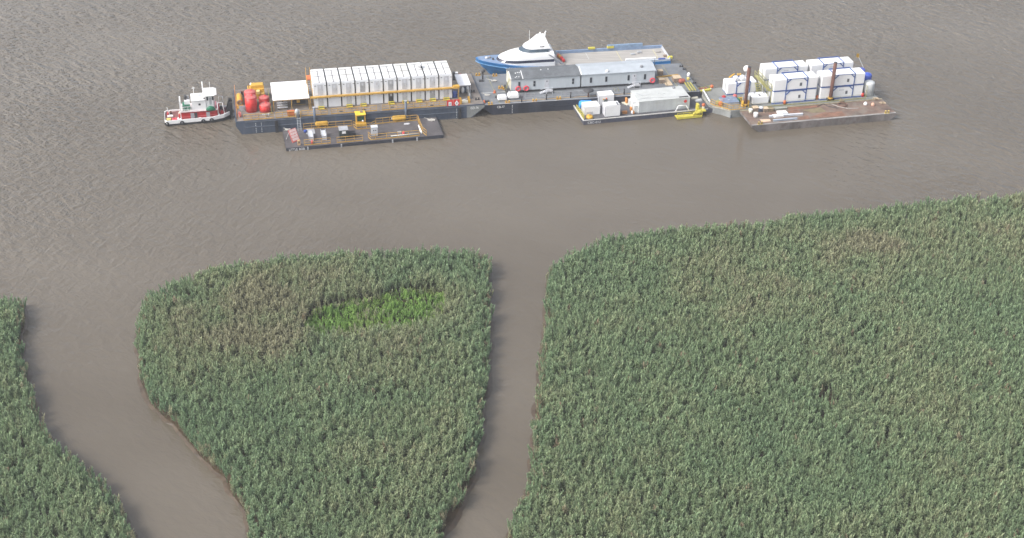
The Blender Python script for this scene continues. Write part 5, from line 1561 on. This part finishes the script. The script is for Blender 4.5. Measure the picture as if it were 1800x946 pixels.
b = MB(); b.box(1.3, 1.5, 1.0, 1.2, .552, .62); b.build('ring', ltgrey, t)
for p, mm, nm, lab in (((1272.5, 176), tugred, 'red_drum', 'dark red drum by the hatch house, nearer the lone module'), ((1292, 174), pink, 'cable_reel', 'pinkish reel between the hatch house and the lone module'), ((1300, 179), green, 'green_drum', 'green drum beside the left spud pile'), ((1263, 184), olive, 'rope_bin', 'olive bin on the rounded end of the barge'), ((1269, 182), mat('mauve_grey', (.30, .26, .30), .7), 'rope_bin', 'mauve grey bin beside the olive bin'), ((1267, 186.5), orange, 'orange_drum', 'rust orange drum inside the amber guardrail')):
    u_, v_ = dpx(p); t = thing(FD, u_, v_ + .2, ZF + .02, nm, lab, 'drum', 'drums on the rounded end')
    b = MB(); b.lathe(0, 0, [(.36, 0), (.4, .1), (.4, .65), (.3, .75)], 14); b.build('barrel', mm, t)
    b = MB(); b.lathe(0, 0, [(.26, .752), (.24, .8)], 12); b.build('lid', mm, t)
u_, v_ = dpx((1304, 182)); t = thing(FD, u_, v_ + .2, ZF + .02, 'pipe_loop', 'amber bent pipes beside the left spud pile', 'pipes')
for i in range(3):
    b = MB(); b.path([(i * .3, 0, 0), (i * .3 - .3, .2, .9), (i * .3 - .7, .3, 1.1)], .07); b.build('pipe', yellow, t)
# --- framed modules
def module(u, v, z, L_, Wd, H, label, win=True, fr_a=.29, fr_b=.76, text=False):
    t = thing(FD, u, v, z, 'living_module', label, 'module', 'white living modules with blue frames')
    b = MB(); b.box(0, L_, 0, Wd, .06, H, .16); b.build('shell', white, t)
    xa, xb = L_ * fr_a, L_ * fr_b
    th = .17
    f = MB(); f.box(xa - th / 2, xa + th / 2, -.07, -.003, 0, H + .08); f.build('frame_post', framblue, t)
    f = MB(); f.box(xb - th / 2, xb + th / 2, -.07, -.003, 0, H + .08); f.build('frame_post', framblue, t)
    for x in (xa, xb):
        f = MB(); f.box(x - th / 2, x + th / 2, -.002, Wd + .06, H + .003, H + .09); f.build('roof_bar', framblue, t)
    f = MB(); f.box(xa - th / 2, xb + th / 2, Wd + .065, Wd + .19, H - .1, H + .12); f.build('back_beam', framblue, t)
    f = MB(); f.box(xa + th / 2, xb - th / 2, -.06, -.004, H - .08, H + .01); f.build('front_beam', framblue, t)
    f = MB(); f.box(0.05, L_ - .05, -.07, Wd, -.04, .055); f.build('base_frame', framblue, t)
    for x, s_ in ((xa, 1), (xb, -1)):
        f = MB(); f.beam((x + s_ * .08, -.04, H - .72), (x + s_ * .8, -.04, H - .05), .07, .18); f.build('corner_brace', framblue, t)
    e = MB(); e.box(-.03, -.003, .75, 1.2, .15, H - .3); e.build('door', grey, t)
    if win:
        w_ = MB(); w_.box(L_ * .585, L_ * .585 + .5, -.03, -.003, .75, 1.45); wo = w_.build('window', ltgrey, t)
        p_ = MB(); p_.box(L_ * .585 + .05, L_ * .585 + .45, -.045, -.032, .8, 1.4); p_.build('pane', mat('grey_pane', (.10, .11, .12), .3), wo)
    if text:
        w_ = MB()
        for i in range(5): w_.box(L_ * .44 + i * .2, L_ * .44 + i * .2 + .14, -.012, -.004, 1.55, 1.8)
        w_.build('faded_marking', ltgrey, t)
    return t
zf = ZF + .06
MLN, MWD, MHT = 8.75, 2.65, 2.38
spots = [(6.62, 8.0, 'front', 'nearer the white hut'), (16.15, 8.0, 'front', 'with the right spud pile before it'), (6.75, 13.2, 'back', 'nearer the white ball'), (16.1, 13.2, 'back', 'nearer the flag')]
for (u, v, row, by) in spots:
    for tier in (0, 1):
        module(u, v, zf + tier * (MHT + .1), MLN, MWD, MHT, f"{'lower' if tier == 0 else 'upper'} blue-framed white module of the {row} stack {by}", row == 'front', text=(row == 'back' and tier == 1) or (row == 'front' and by.startswith('with') and tier == 0))
module(-.42, 13.3, zf, 5.85, 2.5, 2.36, 'single-storey blue-framed white module with yellow gear on its roof', False, .32, .77)
t = thing(FD, 1.4, 14.2, zf + 2.5, 'roof_gear', 'two white drums with yellow caps on the roof of the lone module', 'roof gear')
for x in (0, 1.35):
    b = MB(); b.lathe(x, 0, [(.5, 0), (.5, .75), (.3, .9)], 16); b.build('drum', white, t)
b = MB(); b.beam((-.9, .9, .3), (-.3, .1, 1.3), .3, .25); b.build('yellow_horn', yellow, t)
for x in (.55, 1.0):
    b = MB(); b.capsule((x, .3, .9), (x, .3, 1.15), .18, 10); b.build('yellow_cap', yellow, t)
# walkway with rails at the ends of the stacks
t = thing(FD, 5.75, 8.3, ZF + .02, 'access_walkway', 'olive yellow walkway bridge across the ends of the two stacks', 'walkway')
hz = MHT + .2
b = MB(); b.box(0, .75, 0, 7.3, hz - .06, hz); b.build('grating', olive, t)
for x in (.02, .7):
    b = MB(); b.beam((x, 0, hz + 1.0), (x, 7.3, hz + 1.0), .07, .07); b.beam((x, 0, hz + .5), (x, 7.3, hz + .5), .05, .05); b.build('handrail', olive, t)
for y in (0.05, 2.4, 4.8, 7.2):
    for x in (.02, .7):
        b = MB(); b.box(x - .04, x + .04, y - .04, y + .04, 0, hz + .97); b.build('post', olive, t)
t = thing(FD, 5.0, 10.9, ZF + .02, 'deck_stair', 'olive stair between the lone module and the stacks', 'stairs')
b = MB()
for i in range(7): b.box(.05, .85, i * .32, i * .32 + .28, .3 * (i + 1) - .05, .3 * (i + 1))
b.build('tread', olive, t); b = MB(); b.beam((0, 0, .15), (0, 2.2, 2.2), .06, .18); b.beam((.9, 0, .15), (.9, 2.2, 2.2), .06, .18); b.build('stringer', olive, t)
# spud piles
def spud(p, hgt, label, band):
    u_, v_ = dpx(p); 
    t = thing(FD, u_, v_, ZF, 'spud_pile', label, 'pile', 'rusty spud piles')
    b = MB(); b.tube((0, 0, -2), (0, 0, hgt), .33, 18); b.build('pipe', spudrust, t)
    b = MB(); b.tube((0, 0, hgt + .002), (0, 0, hgt + .06), .35, 18); b.build('cap', charcoal, t)
    b = MB()
    b.tube((0, 0, .35), (0, 0, .62), .46, 18); b.build('collar', yellow, t)
    for s_ in (-1, 1):
        b = MB(); b.box(s_ * .55 - .09, s_ * .55 + .09, -.35, .35, .02, band); b.build('guide', yellow if band > .6 else charcoal, t)
    return u_, v_
spud((1309.5, 187.3), 8.0, 'rusty spud pile with a white ball behind its top, standing at the rounded end', 1.2)
spud((1459, 176.3), 7.7, 'rusty spud pile standing in front of the framed module stacks', .4)
# white ball on a mast
u_, v_ = 1.35, 9.3
t = thing(FD, u_, v_, ZF + .02, 'radome_mast', 'white ball on a thin mast behind the left spud pile', 'radome')
b = MB(); b.cyl(0, 0, 0, 6.6, .08, 10); b.build('mast', steel, t)
b = MB(); b.sphere(0, 0, 7.05, .62, 20, 10); b.build('ball', white, t)
# small white hut
u_, v_ = dpx((1322.5, 185))
t = thing(FD, u_, v_, ZF + .02, 'equipment_hut', 'small white equipment hut beside the left spud pile', 'hut')
b = MB(); b.box(0, 3.15, 0, 2.3, .1, 1.5, .05); b.build('body', white, t)
b = MB(); b.box(.02, 3.13, .02, 2.2, 0, .098); b.build('skid', charcoal, t)
b = MB(); b.box(1.5, 1.62, .5, 1.3, 1.502, 1.6); b.build('roof_vent', charcoal, t)
b = MB(); b.box(.9, 1.05, 1.7, 2.2, 1.502, 1.62); b.build('roof_vent', midgrey, t)
b = MB(); b.box(2.7, 2.85, 1.5, 2.2, 1.502, 1.62); b.build('roof_vent', midgrey, t)
b = MB(); b.box(-.03, -.003, .4, 1.6, .25, 1.3); b.build('louvre', midgrey, t)
t = thing(FD, u_ - 1.25, v_ + .9, ZF + .02, 'side_cabinet', 'narrow white cabinet between the spud pile and the equipment hut', 'cabinet')
b = MB(); b.box(0, 1.0, 0, 1.1, .05, 1.45, .04); b.build('body', offwhite, t); b = MB(); b.box(.15, .85, -.03, -.003, .2, 1.3); b.build('door', white, t)
# right end tanks and flag
def upright(u, v, r, hgt, m, label, z=0.0):
    t = thing(FD, u, v, ZF + .02, 'upright_tank', label, 'tank', 'round tanks at the end of the quarters barge')
    b = MB(); b.lathe(0, 0, [(r, z), (r, z + hgt), (r * .95, z + hgt + .15), (r * .7, z + hgt + .32), (r * .2, z + hgt + .4)], 24); b.build('shell', m, t)
    b = MB(); b.lathe(0, 0, [(.15, z + hgt + .4), (.15, z + hgt + .5)], 10); b.build('lid', m, t)
    if z > 0:
        for a in range(4):
            b = MB(); x, y = r * .7 * cos(a * pi / 2 + .7), r * .7 * sin(a * pi / 2 + .7); b.box(x - .08, x + .08, y - .08, y + .08, 0, z - .002); b.build('leg', steel, t)
upright(26.35, 8.55, 1.0, 2.45, offwhite, 'white round-topped tank at the end of the front stacks')
upright(27.1, 11.3, .85, 1.9, mat('royal_blue', (.05, .10, .48), .4, .1), 'blue round tank on legs just behind the white tank', .9)
upright(26.9, 13.7, .8, 1.9, mat('violet_blue', (.07, .10, .42), .45, .1), 'blue round tank on legs furthest behind the white tank', .9)
t = thing(FD, 28.1, 9.0, ZF + .02, 'flag_boom', 'slanted boom with an orange-yellow flag at its tip', 'flag')
b = MB(); b.tube((0, 1.2, .3), (-.9, 7.0, 4.4), .05, 8); b.build('pole', steel, t)
b = MB(); b.loft([[(-.9, 7.0, 4.3), (-.88, 7.05, 4.3), (-.88, 7.05, 5.1), (-.9, 7.0, 5.1)], [(-1.5, 6.9, 4.55), (-1.48, 6.95, 4.55), (-1.48, 6.95, 5.3), (-1.5, 6.9, 5.3)]]); b.build('flag', yellow, t)
b = MB(); b.cyl(0, 1.2, 0, .5, .12, 10); b.build('foot', steel, t)
guardrail(FD, (25.4, 10.9), (25.5, 7.6), ZF + .02, 'olive rail between the front stack and the white tank', olive, 2.2, 3)
for p, mm, nm, lab in (((1516, 170), red, 'fire_extinguisher', 'red extinguisher at the foot of the white round tank'), ((1436, 174), orange, 'safety_bin', 'red and yellow bin in the gap between the front stacks'), ((1379, 183), orange, 'safety_cone', 'orange cone at the foot of the first blue frame post'), ((1357.5, 180), green, 'green_bin', 'green bin between the equipment hut and the front stack')):
    u_, v_ = dpx(p); b = MB(); b.lathe(0, 0, [(.26, 0), (.26, .5), (.12, .75)], 12); solo(FD, u_, v_ , ZF + .02, b, mm, nm, lab, 'bin' if 'bin' in nm else 'safety gear')
guardrail(FD, (1.4, 7.0), (25.2, 6.95), ZF + .02, 'thin olive wire rail between the modules and the rusty barge', olive, .9, 10, (1.0,), 'wire rails', .018)
# pale pontoon behind the rounded end
u_, v_ = dpx((1243, 173), .6)
t = thing(FD, -6.6, 13.0, 0, 'pontoon', 'flat pale grey pontoon between the slate barge and the quarters barge', 'pontoon')
b = MB(); b.box(0, 1.55, 0, 5.2, -.4, .75, .05); b.box(1.56, 4.0, 3.95, 5.2, -.4, .75, .05); b.build('float_body', mat('pontoon_grey', (.31, .31, .31), .75, .1, .8, .3, (.22, .22, .22)), t)
b = MB(); b.beam((0, 5.22, .85), (4.0, 5.22, .85), .16, .2); b.build('kerb', pink, t)

# ================================================================== BARGE D: rusty flat barge
ZD = 1.4
LD, WD = 28.1, 6.35
bD = thing(FD, 0, 0, 0, 'rusty_barge', 'empty rusty flat barge in front of the white modules', 'barge')
b = MB(); b.side([(-.35, ZD), (-.35, 1.0), (2.0, -.7), (26.2, -.7), (28.2, .9), (28.2, ZD)], 0, WD); b.build('hull', rusthull, bD)
b = MB(); b.box(-.25, 28.1, .5, WD - .08, ZD + .003, ZD + .02); b.build('deck', rustdeck, bD)
b = MB(); b.box(-.3, 28.15, .02, .48, ZD + .003, ZD + .03); b.build('gunwale', mat('grey_gunwale', (.27, .26, .25), .8, .2, 1.0, .5, (.18, .12, .09)), bD)
b = MB(); b.box(-.35, 28.15, WD - .3, WD - .02, ZD + .021, ZD + .12); b.build('far_kerb', mat('mossy_kerb', (.28, .25, .17), .8, .2, 1.2, .4), bD)
for i, x in enumerate((2.5, 5.6, 8.9, 12.4, 15.8, 19.2, 22.6, 25.6)):
    b = MB(); b.box(x, x + .28, -.06, -.003, .15, ZD - .1); b.build('hull_rib', rusthull, bD)
def plate(pts, m, label, hgt=.03, nm='steel_plate', cat='plate', grp='plates lying on the rusty barge'):
    q = [dpx(p) for p in pts]
    c = q[0]
    b = MB(); b.prism([(x - c[0], y - c[1]) for x, y in q], 0, hgt); solo(FD, c[0], c[1], ZD + .024, b, m, nm, label, cat, grp)
plate([(1335.5, 210.5), (1353.5, 210), (1355, 213.5), (1340, 215.2)], mat('tan_board', (.62, .46, .33), .7, .06), 'tan board lying near the blunt end of the rusty barge', .04)
plate([(1364.5, 197.8), (1380.5, 197.2), (1385, 201.5), (1369, 203)], white, 'white sheet lying across the pale steel beam', .34)
plate([(1357, 204.3), (1372, 202.5), (1377.5, 206), (1362, 207.8)], white, 'smaller white sheet lying over the near end of the pale beam', .34)
for (pa, pb, wd_, mm, lab) in (((1352, 206), (1411, 202), .45, silver, 'long pale steel beam under the white sheets'), ((1359, 213.5), (1401, 210), .4, mat('blue_steel', (.36, .40, .46), .5, .1), 'blue-grey steel beam lying parallel to the near edge'), ((1362, 193), (1383, 191.5), .5, mat('moss_grey', (.33, .34, .30), .7, .15), 'short moss-grey beam lying near the far edge')):
    a0 = dpx(pa); a1 = dpx(pb)
    t = thing(FD, a0[0], a0[1], ZD + .024, 'steel_beam', lab, 'beam', 'steel beams lying on the rusty barge')
    d0 = (a1[0] - a0[0], a1[1] - a0[1])
    b = MB(); b.beam((0, 0, .03), (d0[0], d0[1], .03), wd_, .05); b.build('flange', mm, t)
    b = MB(); b.beam((0, 0, .16), (d0[0], d0[1], .16), .08, .2); b.build('web', mm, t)
    b = MB(); b.beam((0, 0, .29), (d0[0], d0[1], .29), wd_, .05); b.build('flange', mm, t)
plate([(1350, 200), (1362, 198.5), (1366, 203), (1354, 203.5)], rustplate, 'orange rusty plate beside the white sheets')
plate([(1385, 195.5), (1401, 193), (1408, 199), (1388, 201.5)], rustplate, 'orange rusty plate behind the long pale beam')
plate([(1410, 194), (1443, 189.5), (1452, 196.5), (1431, 199)], oliveplate, 'olive tarnished plate in the middle of the rusty barge')
plate([(1424, 206), (1449, 198.5), (1480, 196), (1486, 204), (1440, 207)], rustplate, 'large orange rusty plate near the edge in the middle of the rusty barge', .025)
plate([(1403, 207.5), (1420, 203.5), (1424, 209), (1408, 211)], rustplate, 'small orange rusty plate at the end of the beams')
plate([(1384, 189.5), (1440, 185), (1441, 188.5), (1386, 193.5)], mat('brown_rust', (.20, .095, .06), .85, .2, 1.2, .4), 'long brown rusty strip near the far edge of the rusty barge', .02)
b = MB(); b.path([(0, 0, .06), (1.5, .9, .06), (2.2, -.5, .06), (3.6, -1.4, .06)], .07)
u_, v_ = dpx((1437, 188)); solo(FD, u_, v_, ZD + .024, b, charcoal, 'wire_cable', 'dark cable snaking across the rusty deck', 'cable')
u_, v_ = dpx((1462, 184)); b = MB(); b.path([(0, 0, .07), (.8, -1.2, .07), (2.2, -2.4, .07), (4.2, -2.6, .07)], .09); solo(FD, u_, v_, ZD + .024, b, mat('grey_hose', (.32, .29, .27), .8), 'grey_hose', 'grey hose lying past the right spud pile', 'hose')
u_, v_ = dpx((1476, 186)); b = MB(); b.torus((0, 0, .1), (0, 0, 1), .9, .09, 24, 6); b.torus((.05, .02, .22), (0, 0, 1), .8, .09, 24, 6); solo(FD, u_ + .5, v_, ZD + .024, b, mat('rusty_wire', (.16, .09, .065), .9, .2), 'wire_coil', 'coil of rusty wire rope lying on the rusty deck', 'coil')
for p, mm, lab, sc_ in (((1328, 206), white, 'white bucket on the rusty deck near the tan board', 1.1), ((1319, 198.5), cream, 'cream bucket at the corner of the rusty barge', .95)):
    u_, v_ = dpx(p); t = thing(FD, u_, v_, ZD + .024, 'paint_bucket', lab, 'bucket', 'buckets on the rusty barge')
    b = MB(); b.lathe(0, 0, [(.34 * sc_, 0), (.38 * sc_, .7 * sc_)], 16); b.build('pail', mm, t); b = MB(); b.lathe(0, 0, [(.40 * sc_, .702 * sc_), (.40 * sc_, .78 * sc_), (.3 * sc_, .8 * sc_)], 16); b.build('lid', white, t)
crate(FD, (1327, 195.5), 1.0, .8, 'weathered brown crate beside the cream bucket on the rusty barge')
crate(FD, (1345, 196), .95, .7, 'brown crate beyond the covered engine on the rusty barge', brownwood)
crate(FD, (1354, 195), .9, .55, 'flat mossy crate next to the short moss-grey beam', mat('mossy_wood', (.25, .20, .12), .8, .2))
u_, v_ = dpx((1336, 195.5)); t = thing(FD, u_, v_, ZD + .024, 'covered_engine', 'dark engine under a pale cover on the rusty barge', 'engine')
b = MB(); b.box(-.55, .55, -.4, .4, 0, .6, .06); b.build('block', navy, t); b = MB(); b.lathe(.15, 0, [(.45, .602), (.4, .8), (.15, .95)], 12); b.build('cover', silver, t)
for p, lab in (((1337, 219.5), 'amber bitts at the near corner of the rusty barge'), ((1559, 199), 'amber bitts at the pointed far corner of the rusty barge')):
    u_, v_ = dpx(p); bollard(FD, u_, max(.3, v_), ZD + .03, lab, mat('worn_amber', (.5, .38, .12), .6, .2), s=.9)
for i, (p, lab) in enumerate((((1534, 186), 'pinkish sack near the pointed corner of the rusty barge'), ((1521, 184.5), 'small white bag on the rusty deck past the right pile'))):
    u_, v_ = dpx(p); b = MB(); b.lathe(0, 0, [(.35, 0), (.38, .25), (.2, .55), (.08, .6)], 10); solo(FD, u_, v_, ZD + .024, b, (mat('salmon_cloth', (.6, .36, .26), .8), white)[i], 'cloth_sack', lab, 'sack', 'sacks on the rusty barge')
for i, (p, lab) in enumerate((((1533, 173), 'tan scraps of timber at the foot of the white round tank'), ((1548, 184), 'pale scraps of timber near the far edge of the rusty barge'))):
    u_, v_ = dpx(p)
    for j in range(3):
        pass
    b = MB(); b.beam((0, 0, .06), (1.1, .3, .06), .16, .1); b.beam((.1, .5, .17), (.9, -.3, .17), .16, .1); b.beam((-.3, .1, .28), (.8, .1, .28), .14, .1); solo(FD, u_, min(v_, 6.0), ZD + .13, b, wood, 'timber_scraps', lab, 'timber', 'scraps of timber on the rusty barge')
b = MB(); b.box(0, .9, 0, .25, 0, .35); b.box(.3, .6, .25, .6, 0, .5); u_, v_ = dpx((1473, 178)); solo(FD, u_, 6.0, ZD + .13, b, mossy if False else MATS['mossy_wood'], 'cleat_block', 'dark mossy cleat on the far kerb past the right pile', 'cleat')

# ================================================================== TUG
tug = thing(FT, 0, 0, 0, 'tugboat', 'small tug with red deckhouse and white wheelhouse nosed against the navy barge', 'boat')
LT, WT = 11.9, 4.5
def tug_plan(k=1.0, ex=0.0):
    y0, y1 = -.0 - ex, WT + ex
    c = WT / 2
    return [(-.0 - ex, .5 * k - ex), (.35, y0), (8.6, y0), (10.6, y0 + .35), (11.6 + ex, y0 + 1.05), (11.9 + ex, c), (11.6 + ex, y1 - 1.05), (10.6, y1 - .35), (8.6, y1), (.35, y1), (-.0 - ex, y1 - .5 * k + ex)]
def sheer_t(x): return .0 if x < 6 else .45 * ((x - 6) / 5.9) ** 1.5
b = MB(); b.loft([[(x, y, -.6) for x, y in tug_plan()], [(x, y, .35 + sheer_t(x)) for x, y in tug_plan()]]); b.build('hull', black, tug)
b = MB(); b.loft([[(x, y, .352 + sheer_t(x)) for x, y in tug_plan(ex=.04)], [(x, y, 1.02 + sheer_t(x)) for x, y in tug_plan(ex=.04)], [(.12 + (x - .12) * .985 + .03, .1 + y * .956, 1.02 + sheer_t(x)) for x, y in tug_plan()], [(.12 + (x - .12) * .985 + .03, .1 + y * .956, .72 + sheer_t(x)) for x, y in tug_plan()]], cap=False); b.build('bulwark', white, tug)
b = MB(); pl = [(.12 + (x - .12) * .985 + .03, .1 + y * .956) for x, y in tug_plan()]; b.loft([[(x, y, .60) for x, y in pl], [(x, y, .74 + sheer_t(x)) for x, y in pl]]); b.build('deck', reddeck, tug)
for x in (3.0, 6.8, 8.3, 0.3):
    b = MB(); b.torus((x, -.16, .5 + sheer_t(x)), (0, 1, 0), .26, .13, 16, 8); b.build('tyre_fender', black, tug)
# red lower house
z0, z1 = .74, 2.28
y0h, y1h = .42, 3.9
b = MB(); b.prism([(3.0, y0h), (9.4, y0h), (9.9, y0h + .7), (9.9, y1h - .7), (9.4, y1h), (3.0, y1h)], z0, z1); b.build('deckhouse', tugred, tug)
b = MB(); b.box(3.0, 9.35, y0h - .05, y0h - .004, z0 + .55, z0 + .66); b.build('house_strake', mat('pale_red', (.55, .12, .12), .5), tug)
for x in (4.65, 7.45):
    b = MB(); b.box(x, x + .65, y0h - .07, y0h - .052, z0 + .1, z1 - .25); b.build('door', grey, tug)
b = MB(); b.box(5.38, 5.85, y0h - .07, y0h - .052, z0 + .1, z1 - .2); b.build('doorway', charcoal, tug)
b = MB(); b.box(6.0, 6.5, y0h - .4, y0h - .1, .76, 1.1, .04); b.build('side_box', white, tug)
b = MB(); b.box(2.85, 9.6, y0h - .12, y1h + .1, z1 + .004, z1 + .09); b.build('upper_deck', mat('pink_white', (.7, .6, .6), .6), tug)
b = MB(); b.loft([[(9.45, -.0 + .3, .8), (9.9, .3, .85), (9.9, .9, .85), (9.45, .9, .8)], [(9.6, .5, 1.5), (9.75, .5, 1.5), (9.75, .7, 1.5), (9.6, .7, 1.5)]]); b.build('white_bag', white, tug)
# white accommodation block
zu = z1 + .094
b = MB(); b.box(5.05, 7.6, .65, 3.5, zu, zu + 1.9, .05); b.build('upper_house', white, tug)
b = MB(); b.box(4.95, 7.55, .5, 3.7, zu + 1.904, zu + 2.02, .03); b.build('upper_roof', white, tug)
b = MB(); b.box(6.2, 6.8, 2.2, 3.0, zu + 2.022, zu + 2.12); b.build('roof_hatch', ltgrey, tug)
b = MB(); b.box(6.25, 6.62, .62, .646, zu + .95, zu + 1.3); b.build('window', glass, tug)
# wheelhouse
b = MB(); b.prism([(7.65, .75), (8.9, .75), (9.25, 1.1), (9.25, 3.1), (8.9, 3.45), (7.65, 3.45)], zu, zu + 2.65); b.build('wheelhouse', white, tug)
b = MB(); b.prism([(7.3, .4), (9.1, .4), (9.55, .8), (9.55, 3.4), (9.1, 3.8), (7.3, 3.8)], zu + 2.654, zu + 2.76); b.build('roof_edge', green, tug)
b = MB(); b.loft([[(x, y, zu + 2.762) for x, y in ((7.2, .3), (9.15, .3), (9.65, .75), (9.65, 3.45), (9.15, 3.9), (7.2, 3.9))], [(x, y, zu + 2.86) for x, y in ((7.25, .35), (9.1, .35), (9.6, .8), (9.6, 3.4), (9.1, 3.85), (7.25, 3.85))], [(x, y, zu + 3.0) for x, y in ((7.8, 1.2), (8.8, 1.2), (9.0, 1.5), (9.0, 2.8), (8.8, 3.0), (7.8, 3.0))]]); b.build('wheelhouse_roof', white, tug)
for x in (7.75, 8.72):
    b = MB(); b.box(x, x + .32, .715, .746, zu + 1.75, zu + 2.45); b.build('window', glass, tug)
b = MB(); b.box(8.2, 8.6, .70, .746, zu + .9, zu + 2.3); b.build('ladder_panel', steel, tug)
b = MB(); b.box(9.252, 9.28, 1.3, 2.9, zu + 1.75, zu + 2.4); b.build('front_window', glass, tug)
b = MB(); b.lathe(0, 0, [(.85, 0), (.83, .25), (.6, .62), (.25, .8), (.08, .84)], 20).xform(Matrix.Translation((8.35, .28, zu)) @ Matrix.Scale(.45, 4, (0, 1, 0))); b.build('green_dome', green, tug)
b = MB(); b.tube((9.3, .9, zu), (9.3, .9, zu + 1.4), .16, 10); b.build('rolled_hose', mat('dusty_pink', (.5, .22, .25), .7), tug)
# aft platform: green engine casing, stack, railings
b = MB(); b.box(3.35, 4.7, .9, 2.6, zu, zu + .95, .04); b.build('engine_casing', green, tug)
b = MB(); b.box(3.75, 4.75, 1.3, 2.3, zu + .954, zu + 1.75, .08); b.build('stack', white, tug)
b = MB(); b.tube((4.0, 1.9, zu + 1.75), (4.0, 1.9, zu + 2.6), .24, 12); b.build('exhaust', charcoal, tug)
b = MB(); b.tube((4.5, 2.0, zu + 1.75), (4.5, 2.0, zu + 2.4), .2, 12); b.build('exhaust', midgrey, tug)
for x in (3.0, 3.6, 4.3, 4.95):
    b = MB(); b.box(x - .03, x + .03, .34, .40, zu, zu + .95); b.build('rail_post', white, tug)
for h_ in (.45, .95):
    b = MB(); b.beam((3.0, .37, zu + h_), (5.0, .37, zu + h_), .06, .06); b.build('rail', white, tug)
b = MB(); b.box(2.85, 3.1, .5, .62, .75, zu + 2.0); b.box(2.85, 3.1, 2.6, 2.72, .75, zu + 2.0); b.build('davit_post', white, tug)
b = MB(); b.box(2.87, 3.08, .5, 2.72, zu + 2.003, zu + 2.1); b.build('davit_beam', white, tug)
# masts
for (x, y, z, h_, r) in ((5.6, 2.2, zu + 2.0, 2.0, .05), (7.25, 2.6, zu + 2.0, 2.7, .10), (8.55, 2.8, zu + 2.95, 1.5, .03)):
    b = MB(); b.tube((x, y, z), (x, y, z + h_), r, 8); b.build('mast', white, tug)
b = MB(); b.beam((5.3, 2.2, zu + 3.75), (5.9, 2.2, zu + 3.75), .05, .08); b.build('radar_bar', white, tug)
b = MB(); b.box(7.2, 7.55, .5, .75, zu + 2.2, zu + 2.38); b.build('horn', charcoal, tug)
# bow rails and push knees
b = MB(); b.path([(9.6, .5, 1.0), (9.6, .5, 3.6), (10.5, .6, 3.6), (10.75, .7, .95)], .06, 8); b.build('bow_rail', white, tug)
b = MB(); b.path([(9.9, 3.8, 1.0), (9.9, 3.8, 3.4), (10.6, 3.7, 3.4), (10.8, 3.6, 1.0)], .05, 8); b.build('bow_rail', white, tug)
for y in (1.15, 2.75):
    b = MB(); b.side([(11.0, .85), (12.15, .35), (12.3, 3.0), (11.75, 3.1)], y, y + .75); b.build('push_knee', black, tug)
for (x, y, r, mm) in ((10.3, 1.2, .3, tugred), (10.7, 2.4, .34, mat('plum', (.10, .03, .06), .6)), (10.2, 3.3, .3, charcoal)):
    b = MB(); b.lathe(x, y, [(r, .8), (r, 1.5), (r * .6, 1.65)], 12); b.build('bow_bitt', mm, tug)
# aft deck gear
b = MB(); b.box(.3, 1.1, .5, 1.2, .76, 1.05, .05); b.build('yellow_locker', mat('straw', (.6, .5, .14), .6), tug)
b = MB(); b.torus((1.75, .75, .9), (0, 0, 1), .35, .14, 16, 8); b.build('red_hose', ringred, tug)
b = MB(); b.box(.5, 1.5, 1.9, 2.4, .76, 1.1, .1); b.build('white_float', white, tug)
for (x, y, z, r, mm) in ((2.4, .7, .95, .18, white), (2.8, .35, .95, .22, white), (2.7, 1.3, 1.4, .2, tugred), (2.75, 2.1, 1.5, .25, cream), (.6, 3.2, 1.0, .25, tugred), (1.1, 3.4, 1.1, .2, spudrust)):
    b = MB(); b.lathe(x, y, [(r, .75), (r * 1.05, z), (r * .5, z + .25)], 10); b.build('deck_gear', mm, tug)
b = MB(); b.beam((.9, 3.0, .8), (.5, 3.3, 2.2), .08, .08); b.build('stern_staff', offwhite, tug)
